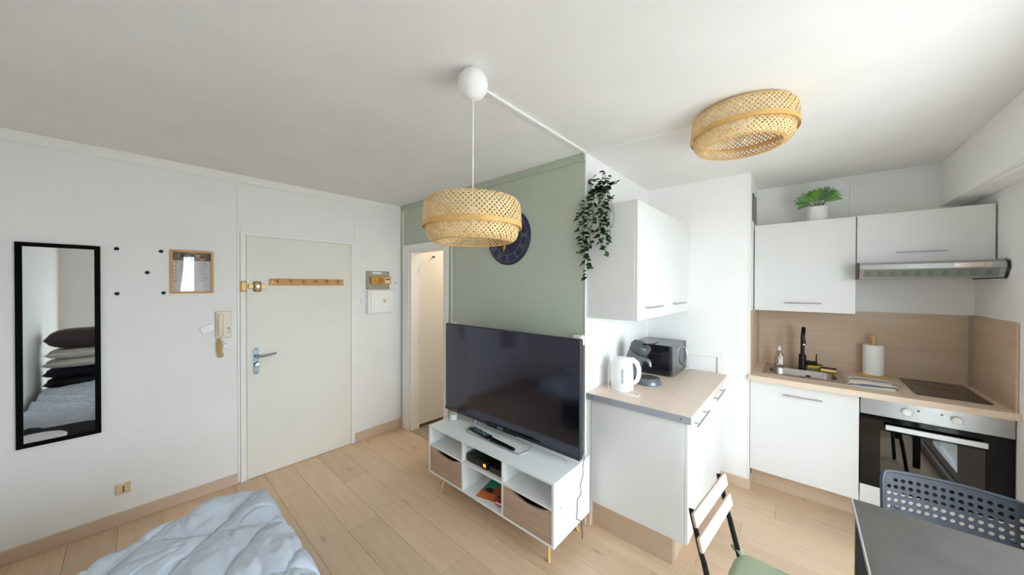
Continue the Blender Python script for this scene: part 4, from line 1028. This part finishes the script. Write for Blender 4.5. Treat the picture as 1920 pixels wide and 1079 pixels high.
# ================================================================= PLANTS
def leaf_mesh(name, L, W, fold, droop, m):
    bm = bmesh.new(); n = 5; prof = [0, .62, 1, .86, .46, 0]
    mid = [bm.verts.new((0, L*i/n, -droop*(i/n)**2)) for i in range(n+1)]
    for s in (1, -1):
        side = [None]+[bm.verts.new((s*W/2*prof[i], L*i/n, -droop*(i/n)**2+fold*prof[i])) for i in range(1, n)]+[None]
        for i in range(n):
            q = [mid[i], side[i], side[i+1], mid[i+1]]; q = [v for v in q if v is not None]
            bm.faces.new(q if s > 0 else q[::-1])
    ext = bmesh.ops.solidify(bm, geom=bm.faces[:], thickness=.0004)
    me = bpy.data.meshes.new(name); bm.to_mesh(me); bm.free(); me.materials.append(m)
    me.polygons.foreach_set('use_smooth', [True]*len(me.polygons)); return me
def build_hanging_plant():
    rnd = random.Random(21); c = Vector((-.995, 2.075, 2.1325))
    p = thing('trailing_plant', c, 'trailing ivy in a white pot on wall cabinet, vines hanging down', 'plant')
    MB().lathe([(0, 0), (.040, 0), (.044, .004), (.052, .095), (.049, .095), (.042, .01), (0, .01)], c, 28).build('pot', M_WHITEPL, p, True)
    MB().lathe([(0, .082), (.048, .082), (.048, .074), (0, .074)], c, 20).build('soil', mat('dark_soil', (60, 48, 38), .95), p)
    meshes = [leaf_mesh('leaf', .046, .027, .003, .006, M_LEAFDARK), leaf_mesh('leaf', .040, .024, .003, .005, M_LEAFDARK), leaf_mesh('leaf', .042, .025, .002, .007, M_LEAFMID)]
    top = c+Vector((0, 0, .09))
    # (hang x, hang y, bottom z)
    ends = [(-1.075, 1.962, 1.66), (-1.085, 1.958, 1.74), (-1.050, 1.955, 1.72), (-1.095, 1.955, 1.83), (-1.030, 1.962, 1.86), (-1.105, 1.948, 1.93), (-.985, 1.958, 1.90), (-.960, 1.960, 1.84), (-.935, 1.955, 1.80), (-.915, 1.962, 1.90), (-.890, 1.960, 1.97), (-.955, 1.945, 1.99), (-.975, 1.95, 2.06), (-.905, 1.952, 2.06), (-1.01, 1.95, 2.0), (-.94, 1.94, 2.09)]
    tops = [(-1.10, 2.03, 2.30), (-1.04, 1.99, 2.31), (-.98, 2.05, 2.36), (-.92, 2.02, 2.31), (-.90, 2.06, 2.27), (-.99, 2.0, 2.30)]
    nl = 0
    for vi, e in enumerate(tops+ends):
        trail = vi >= len(tops)
        if trail:
            hx, hy, bz = e
            pts = [top, top+Vector(((hx-c.x)*.35, -.05, .03)), Vector((hx*.7+c.x*.3, 1.995, 2.195)), Vector((hx, hy, 2.12))]
            n = max(2, int((2.12-bz)/.06))
            for i in range(1, n+1):
                pts.append(Vector((hx+.014*math.sin(i*1.3+vi*2), hy+.006*math.cos(i*1.7+vi), 2.12-(2.12-bz)*i/n)))
        else:
            q = Vector(e); pts = [top, top.lerp(q, .5)+Vector((0, 0, .03)), q]
        st = MB().tube(pts, .0013, 5).build('vine', M_STEM, p, True)
        # leaves along the vine
        seglen = [0]
        for a, b in zip(pts, pts[1:]): seglen.append(seglen[-1]+(b-a).length)
        L = seglen[-1]; s = .05 if trail else .02
        while s < L+.006 and nl < 292:
            ss = min(s, L-1e-4)
            for i in range(len(pts)-1):
                if ss <= seglen[i+1]: break
            q = pts[i].lerp(pts[i+1], (ss-seglen[i])/(seglen[i+1]-seglen[i]))
            ang = rnd.uniform(0, 2*PI); out = Vector((math.cos(ang), math.sin(ang)*.8-.45, rnd.uniform(-.75, .05) if trail and q.z < 2.16 else rnd.uniform(-.3, .6))).normalized()
            if q.y > 1.99 and q.z < 2.17 : out.y = -abs(out.y)
            zax = Vector((rnd.uniform(-.5, .5), -.7, .6)); zax = (zax-out*zax.dot(out)).normalized(); xax = out.cross(zax)
            o = bpy.data.objects.new('leaf', meshes[rnd.choice((0, 0, 1, 1, 2))]); COL.objects.link(o); o.parent = st
            mm = Matrix(((xax.x, out.x, zax.x, 0), (xax.y, out.y, zax.y, 0), (xax.z, out.z, zax.z, 0), (0, 0, 0, 1)))
            o.matrix_basis = Matrix.Translation(q-OFF[p.name]) @ mm @ Matrix.Scale(rnd.uniform(.75, 1.1), 4); nl += 1
            s += rnd.uniform(.016, .028) if trail else rnd.uniform(.010, .016)
build_hanging_plant()

def build_palm():
    rnd = random.Random(4); c = Vector((.095, 3.60, 2.1175))
    p = thing('potted_palm', c, 'small green palm in a white pot on the sink wall cabinet', 'plant')
    MB().lathe([(0, 0), (.060, 0), (.064, .004), (.064, .118), (.061, .122), (.057, .118), (.057, .02), (0, .02)], c, 32).build('pot', mat('white_ceramic', (240, 238, 236), .35, noise_amt=.04, noise_scale=40), p, True)
    MB().lathe([(0, .108), (.056, .108), (.056, .10), (0, .10)], c, 20).build('soil', mat('dark_soil', (60, 48, 38), .95), p)
    fr = [(-.175, -.02, .135), (-.165, .02, .085), (-.13, -.03, .175), (-.055, .02, .225), (-.02, -.05, .21), (.045, .02, .245), (.10, -.02, .225), (.145, .02, .19), (.17, -.02, .135), (.155, .03, .165), (.02, .05, .20), (-.09, .03, .20), (.075, -.06, .17), (-.06, -.07, .165)]
    for i, (dx, dy, dz) in enumerate(fr):
        a = c+Vector((dx*.10, dy*.1, .105)); e = c+Vector((dx*.70, dy, .105+dz*.62)); mid = a.lerp(e, .5)+Vector((-dx*.14, -dy*.1, .035))
        def bez(t): return a*(1-t)**2+mid*2*t*(1-t)+e*t*t
        f = MB().tube([bez(k/10) for k in range(11)], [.0028-.0018*k/10 for k in range(11)], 5).build('frond', M_STEM, p, True)
        t = MB(); bm = t.bm; n = 9
        for k in range(n+1):
            u = .42+.58*k/n; q = bez(u); tan = (bez(min(u+.02, 1.0))-bez(u-.02)).normalized()
            view = Vector((.05, -1, -.25)).normalized(); side = tan.cross(view).normalized()
            L = .046*math.sin(PI*(.22+.62*k/n))+.012
            for s in ((1, -1) if k < n else (0,)):
                d = (tan*.75+side*s*.8+Vector((0, 0, -.08))).normalized(); w = d.cross(view).normalized()*.0036; thn = view*.0004
                L2 = L*rnd.uniform(.85, 1.1)
                ring = [q-w*.35, q+d*L2*.45-w, q+d*L2, q+d*L2*.45+w, q+w*.35]
                A = [bm.verts.new(v+thn) for v in ring]; Bv = [bm.verts.new(v-thn) for v in ring]
                bm.faces.new(A); bm.faces.new(Bv[::-1])
                for z in range(5): bm.faces.new((A[z], Bv[z], Bv[(z+1) % 5], A[(z+1) % 5]))
        o = t.build('leaflets', M_PALM if i % 3 else M_PALM2, f); o['kind'] = 'stuff'
build_palm()

def build_curtains():
    MC = mat('pale_curtain_cloth', (226, 222, 224), .9, bump=.1, bump_scale=200)
    for (lab, ytop, ybot) in (('pale curtain tied back at the bed end of the window', (.06, .53), (.06, .33)), ('pale curtain tied back towards the dining table', (.72, 1.06), (.88, 1.06))):
        t = MB(); bm = t.bm; n, m = 60, 14; g = []
        for j in range(m+1):
            v = j/m; k = v*v*(3-2*v); a = ytop[0]+(ybot[0]-ytop[0])*k; b = ytop[1]+(ybot[1]-ytop[1])*k
            g.append([(bm.verts.new((.845+.018*math.sin(i/n*2*PI*9), a+(b-a)*i/n, 2.150-2.08*v)), bm.verts.new((.848+.018*math.sin(i/n*2*PI*9), a+(b-a)*i/n, 2.150-2.08*v))) for i in range(n+1)])
        for j in range(m):
            for i in range(n):
                for s in (0, 1):
                    f = (g[j][i][s], g[j][i+1][s], g[j+1][i+1][s], g[j+1][i][s]); bm.faces.new(f if s else f[::-1])
        tag(t.build('curtain', MC, None, True), lab, 'curtain', 'window curtains')
    r = thing('curtain_rail', (.83, .6, 2.152), 'white curtain rail under the shutter box', 'curtain rail')
    MB().cyl((.845, .03, 2.158), (.845, 1.14, 2.158), .007, n=10).build('rail', M_WHITEPL, r, True)
    for yy in (.04, 1.13): B(.840, .850, yy-.005, yy+.005, 2.158, 2.170).build('bracket', M_WHITEPL, r)
build_curtains()

def build_vent():
    v = thing('vent_grille', (XQ, 3.47, 2.15), 'black mesh vent grille high on the pier side above cabinet', 'vent')
    B(XQ, XQ+.004, 3.36, 3.60, 2.150, 2.375).build('backing', M_BLACKMATT, v)
    t = MB()
    for i in range(13): yy = 3.365+i*.0190; t.box(XQ+.004, XQ+.008, yy, yy+.006, 2.150, 2.375)
    for i in range(13): zz = 2.152+i*.018; t.box(XQ+.004, XQ+.0085, 3.36, 3.60, zz, zz+.005)
    t.build('mesh', mat('grey_mesh', (150, 148, 142), .4, .3), v)['kind'] = 'stuff'
build_vent()

# ================================================================= TABLE AND CHAIRS
def build_table():
    x0, x1, y0, y1, z = .160, .800, 1.08, 1.925, .740
    t = thing('dining_table', ((x0+x1)/2, (y0+y1)/2, 0), 'dark grey rectangular dining table with black metal legs', 'table')
    B(x0, x1, y0, y1, z-.018, z, bev=.0015).build('table_top', M_TABLETOP, t)
    B(x0-.001, x0+.003, y0, y1, z-.019, z+.0005).build('edge_band', mat('pale_edge_band', (150, 146, 140), .5), t)
    f = MB(); f.box(x0+.02, x1-.02, y0+.03, y0+.055, z-.050, z-.018); f.box(x0+.02, x1-.02, y1-.055, y1-.03, z-.050, z-.018); f.box(x0+.012, x0+.037, y0+.03, y1-.03, z-.050, z-.018); f.box(x1-.037, x1-.012, y0+.03, y1-.03, z-.050, z-.018)
    f.build('apron', M_BLACKMATT, t)
    for xx in (x0+.006, x1-.046):
        for yy in (y0+.03, y1-.07):
            B(xx, xx+.04, yy, yy+.04, 0, z-.050, bev=.002).build('leg', M_BLACKMATT, t)
build_table()

def build_folding_chair():
    # local frame: +x = the way the sitter faces, y = across
    ang = math.radians(-5.8); O = Vector((-.03, 1.505, 0))
    ch = thing('folding_chair', O, 'folding chair with pale wood back slats and sage green cushion', 'chair')
    ch.rotation_euler = (0, 0, ang)
    OFF[ch.name] = Vector((0, 0, 0))     # parts are built in chair space
    MF = mat('black_painted_steel', (26, 28, 34), .4, .3)
    def bx(h): return -.255+(.775-h)*.235   # x of the back frame at height h
    for zc in (.752, .671):
        lean = math.atan(.235)
        t = MB(); t.obox(Vector((bx(zc)+.010, 0, zc)), (.013, .390, .050), Matrix.Rotation(-lean, 3, 'Y'), .003); t.build('back_slat', M_ASHSLAT, ch)
    for s in (-1, 1):
        y = s*.168
        # upright running from back top to front foot
        pts = [(bx(.775)-.004, y, .775), (bx(.63)-.004, y, .63), (bx(.60)-.002, y*.99, .60), (bx(.455), y, .455), (bx(.3)+.04, y, .3), (.20, y, .006)]
        MB().tube(pts, [.010, .010, .011, .011, .011, .011], 8, flat=(.45, 1) if True else None).build('leg', MF, ch, True)
        pts = [(.165, s*.15, .425), (0, s*.15, .25), (-.20, s*.15, .006)]
        MB().tube(pts, .010, 8, flat=(.45, 1)).build('leg', MF, ch, True)
        MB().tube([(-.18, s*.15, .435), (.18, s*.15, .435)], .009, 8).build('seat_rail', MF, ch, True)
    for (xx, zz) in ((-.165, .06), (.165, .06)): MB().cyl((xx, -.155, zz), (xx, .155, zz), .006, n=8).build('stretcher', MF, ch, True)
    for i in range(6):
        xx = -.155+i*.062; B(xx-.024, xx+.024, -.19, .19, .441, .453, bev=.003).build('seat_slat', M_ASHSLAT, ch)
    t = MB(); bm = t.bm; n = 22
    G = []
    for layer in (0, 1):
        g = []
        for i in range(n+1):
            row = []
            for j in range(n+1):
                u, v = i/n*2-1, j/n*2-1
                e = (1-abs(u)**6)*(1-abs(v)**6); x = .195*u+.004*noise.noise(Vector((v*4, 1, u)))+.005; y = .192*v+.004*noise.noise(Vector((u*4, 5, v)))
                # notches round the back uprights
                if u < -.72 and abs(v) > .72: x += .026*(abs(v)-.72)/.28; 
                zz = .454+(.034*max(e, 0)**.45+.004*noise.noise(Vector((u*3, v*3, 7))) if layer else 0)
                row.append(bm.verts.new((x, y, max(zz, .454))))
            g.append(row)
        G.append(g)
        for i in range(n):
            for j in range(n):
                f = (g[i][j], g[i+1][j], g[i+1][j+1], g[i][j+1]); bm.faces.new(f if layer else f[::-1])
    bo = [(i, 0) for i in range(n)]+[(n, j) for j in range(n)]+[(i, n) for i in range(n, 0, -1)]+[(0, j) for j in range(n, 0, -1)]
    for a, b2 in zip(bo, bo[1:]+bo[:1]): bm.faces.new((G[0][a[0]][a[1]], G[0][b2[0]][b2[1]], G[1][b2[0]][b2[1]], G[1][a[0]][a[1]]))
    t.build('cushion', M_SAGECLOTH, ch, True)
    for s in (-1, 1):
        MB().tube([(-.165, s*.155, .47), (-.185, s*.175, .482), (-.205, s*.190, .476), (-.20, s*.205, .45)], [.010, .013, .014, .010], 8, flat=(1, .5)).build('cushion_tie', M_SAGECLOTH, ch, True)
build_folding_chair()

def build_metal_chair():
    cx, yb = .462, 2.205
    ch = thing('perforated_chair', (cx, 2.02, 0), 'slate blue metal chair with perforated backrest behind the table', 'chair')
    # backrest: curved perforated sheet, holes are real
    W, Z0, Z1 = .400, .618, .790; nc, nr = 16, 5
    def surf(u, v, off=0.0):
        # u -1..1 across, v 0..1 up
        x = cx+W/2*u*(1-.05*abs(u)**8); bulge = .045*u*u+(.020*max(0, abs(u)-.9)/.1)
        y = yb-bulge+.022*v; z = Z0+(Z1-Z0)*v
        c = abs(u)
        if c > .90 and v > .75: z -= .030*((c-.90)/.10)**2*((v-.75)/.25)
        return Vector((x, y+off, z))
    t = MB(); bm = t.bm
    cells_u = [-.90+1.80*i/nc for i in range(nc+1)]; cells_v = [.06+.82*i/nr for i in range(nr+1)]
    gu = [-1, -.97, -.94]+cells_u+[.94, .97, 1]; gv = [0]+cells_v+[.94, 1]
    V = {}
    def vert(u, v, o):
        k = (round(u, 5), round(v, 5), o)
        if k not in V: V[k] = bm.verts.new(surf(u, v, o))
        return V[k]
    th = .006; ns = 12; walls = []
    for i in range(len(gu)-1):
        for j in range(len(gv)-1):
            u0, u1, v0, v1 = gu[i], gu[i+1], gv[j], gv[j+1]
            ci, cj = i-3, j-1
            hole = 0 <= ci < nc and 0 <= cj < nr and not (cj == nr-1 and ci in (0, nc-1))
            for o in (0, th):
                cs = [vert(u0, v0, o), vert(u1, v0, o), vert(u1, v1, o), vert(u0, v1, o)]
                if not hole:
                    bm.faces.new(cs if o == 0 else cs[::-1]); continue
                uc, vc = (u0+u1)/2, (v0+v1)/2; ru = .0075/(W/2); rv = .0085/(Z1-Z0)
                ring = [bm.verts.new(surf(uc+ru*math.cos(a), vc+rv*math.sin(a), o)) for a in [2*PI*(k+.5)/ns-PI*.75 for k in range(ns)]]
                q = ns//4
                for e in range(4):
                    idx = [(e*q+k) % ns for k in range(q)]; nx = ((e+1)*q) % ns
                    c0, c1 = cs[e], cs[(e+1) % 4]
                    poly = [c0, c1, ring[nx]]+[ring[k] for k in reversed(idx)]
                    bm.faces.new(poly if o == 0 else poly[::-1])
                walls.append(ring)
    for A, C in zip(walls[0::2], walls[1::2]):
        for k in range(ns): bm.faces.new((A[k], A[(k+1) % ns], C[(k+1) % ns], C[k]))
    t.build('backrest', M_METALDK, ch)
    edge = [surf(-1, 0, th/2)]+[surf(-1, v, th/2) for v in (.25, .5, .75, .9)]+[surf(-.99, .97, th/2), surf(-.96, 1, th/2)]+[surf(-.92+1.84*k/16, 1, th/2) for k in range(17)]+[surf(.96, 1, th/2), surf(.99, .97, th/2)]+[surf(1, v, th/2) for v in (.9, .75, .5, .25, 0)]
    MB().tube(edge, .0075, 8).build('back_rim', M_METALDK, ch, True)
    MB().tube([surf(-1+2*k/16, 0, th/2) for k in range(17)], .006, 8).build('back_rim', M_METALDK, ch, True)
    s = MB(); s.box(cx-.185, cx+.185, 1.83, 2.155, .440, .452, bev=.004); s.build('seat', M_METALDK, ch)
    for sx in (-1, 1):
        MB().tube([(cx+sx*.150, yb-.010, .64), (cx+sx*.155, yb-.020, .55), (cx+sx*.160, yb-.045, .45), (cx+sx*.185, yb+.02, .22), (cx+sx*.205, yb+.07, .006)], [.011, .011, .012, .012, .011], 8).build('leg', M_METALDK, ch, True)
        MB().tube([(cx+sx*.160, 1.87, .44), (cx+sx*.178, 1.835, .22), (cx+sx*.195, 1.80, .006)], .012, 8).build('leg', M_METALDK, ch, True)
build_metal_chair()

# ================================================================= BED CORNER AND WHAT THE MIRROR SEES
def build_bed():
    b = thing('daybed', (-1.18, -.12, 0), 'low daybed with dark base under the pale blue duvet', 'bed')
    x0, x1, y0, y1 = -2.02, -.32, YB+.03, .40
    B(x0+.01, x1, y0, y1-.01, .06, .27, bev=.01).build('bed_base', mat('charcoal_fabric', (40, 40, 46), .9, bump=.2, bump_scale=200), b)
    B(x0, x1, y0, y1, .272, .452, bev=.04, seg=3).build('mattress', mat('dark_grey_mattress', (70, 72, 84), .9), b, True)
    for xx in (x0+.08, x1-.08):
        for yy in (y0+.08, y1-.08): MB().cyl((xx, yy, 0), (xx, yy, .07), .02, n=10).build('leg', M_BLACKMATT, b)
    # duvet
    t = MB(); bm = t.bm; NU, NV = 260, 180
    top = []
    def endx(y):   # far edge of the duvet as it hangs towards the entrance
        pts = [(-.70, -2.03), (-.30, -2.05), (-.157, -2.115), (-.07, -2.205), (.07, -2.275), (.30, -2.315), (.42, -2.30), (.52, -2.24)]
        for (a, xa), (c, xc) in zip(pts, pts[1:]):
            if y <= c:
                k = max(0, min(1, (y-a)/(c-a))); k = k*k*(3-2*k)*.5+k*.5; return xa+(xc-xa)*k
        return pts[-1][1]
    G = []
    for layer in (1, 0):
        g = []
        for i in range(NU+1):
            row = []
            for j in range(NV+1):
                v = j/NV; y = (YB+.06)+(.490-(YB+.06))*v; xe = endx(y); u = i/NU; x = xe+(-.76-xe)*u
                y += .018*noise.noise(Vector((x*3.2, 2.0, 0)))*v
                x += .020*noise.noise(Vector((y*6, 9.0, 1)))*(1-u)
                du = (x-xe); dv = (.49-y); d = min(du if du > 0 else 0, max(dv, 0)); rd = min(1, d/.085)
                # quilting: two diagonal families
                A = (x*.80+y*.93)*3.55+.15*noise.noise(Vector((x*2, y*2, 3))); C = (x*1.0-y*.62)*2.3+.30*noise.noise(Vector((x*1.5, y*1.5, 8)))
                puff = (abs(math.sin(PI*A))*abs(math.sin(PI*C)))**.27; cr = abs(noise.noise(Vector((x*5+y*9+1.5*noise.noise(Vector((x*4, y*4, 5))), y*6-x*2, 3.3))))
                wr = noise.noise(Vector((x*9+y*18, y*8-x*3, 2.2)))*.006*puff+noise.noise(Vector((x*30+y*14, y*34, 6)))*.0022+noise.noise(Vector((x*7+2*noise.noise(Vector((x*3, y*3, 0))), y*9, 1.7)))*.010+noise.noise(Vector((x*16, y*22, 4.1)))*.0045+abs(noise.noise(Vector((x*4.5+y*2, y*5.5, 11))))*.020
                z = .462+.046*puff+wr-.012*max(0, 1-cr*7)*puff+.004*noise.noise(Vector((x*22-y*30, y*16+x*10, 9)))-.075*(1-math.sqrt(max(0, 1-(1-rd)**2)))
                z += .015*math.exp(-((y-.36)**2/.01+(x+1.55)**2/.06))
                if layer == 0: z = .456 if (x > -2.0 and y < .38) else max(.395, z-.05)
                row.append(bm.verts.new((x, y, z if layer else min(z, .50))))
            g.append(row)
        G.append(g)
        for i in range(NU):
            for j in range(NV):
                f = (g[i][j], g[i+1][j], g[i+1][j+1], g[i][j+1]); bm.faces.new(f if layer else f[::-1])
    bo = [(i, 0) for i in range(NU)]+[(NU, j) for j in range(NV)]+[(i, NV) for i in range(NU, 0, -1)]+[(0, j) for j in range(NV, 0, -1)]
    for a, c in zip(bo, bo[1:]+bo[:1]): bm.faces.new((G[1][a[0]][a[1]], G[1][c[0]][c[1]], G[0][c[0]][c[1]], G[0][a[0]][a[1]]))
    tag(t.build('duvet', M_DUVET, None, True), 'pale blue quilted duvet spread over the daybed', 'duvet')
    # cushions stacked at the head of the bed
    MW = stripes_mat('white_striped_linen', (232, 228, 222), (70, 74, 90), 2, 38, .07)
    nav = mat('navy_cushion_cloth', (34, 32, 46), .95, bump=.2, bump_scale=150)
    stack = [((-.52, -.40, .455), (.40, .54, .11), nav, 'dark navy cushion at the bottom of the bed stack'),
             ((-.52, -.40, .565), (.40, .55, .11), nav, 'dark navy cushion just below the white striped cushions'),
             ((-.53, -.40, .675), (.42, .55, .10), MW, 'white striped cushion resting on the navy cushions'),
             ((-.52, -.39, .775), (.40, .54, .11), MW, 'white striped cushion directly under the brown cushion'),
             ((-.51, -.39, .885), (.40, .55, .22), mat('brown_cushion_cloth', (72, 60, 58), .95, bump=.2, bump_scale=150), 'dark brown cushion on top of the bed stack')]
    for (c, sz, m, lab) in stack:
        t = MB(); bm = t.bm; n = 16; G = []
        for s in (1, -1):
            g = []
            for i in range(n+1):
                row = []
                for j in range(n+1):
                    u, v = i/n*2-1, j/n*2-1; e = max(0, (1-abs(u)**3.5)*(1-abs(v)**3.5))**.5
                    row.append(bm.verts.new((c[0]+u*sz[0]/2*(1-.04*(1-abs(v))), c[1]+v*sz[1]/2*(1-.04*(1-abs(u))), c[2]+sz[2]/2+s*sz[2]/2*e)))
                g.append(row)
            for i in range(n):
                for j in range(n):
                    f = (g[i][j], g[i+1][j], g[i+1][j+1], g[i][j+1]); bm.faces.new(f if s > 0 else f[::-1])
        bmesh.ops.remove_doubles(bm, verts=bm.verts, dist=.0008)
        tag(t.build('cushion', m, None, True), lab, 'cushion', 'cushions stacked on the bed')
    c = (-2.42, -.525, 0)
    ct = thing('coffee_table', c, 'round white coffee table with beech legs at the bed end', 'table')
    MB().lathe([(0, .400), (.154, .400), (.160, .406), (.160, .418), (.154, .424), (0, .424)], c, 40).build('table_top', M_WHITEPL, ct, True)
    for k in range(3):
        a = 2*PI*k/3+.5; MB().cyl((c[0]+.09*math.cos(a), c[1]+.09*math.sin(a), .40), (c[0]+.15*math.cos(a), c[1]+.15*math.sin(a), 0), .014, .009, 10).build('leg', M_BEECH, ct, True)
build_bed()
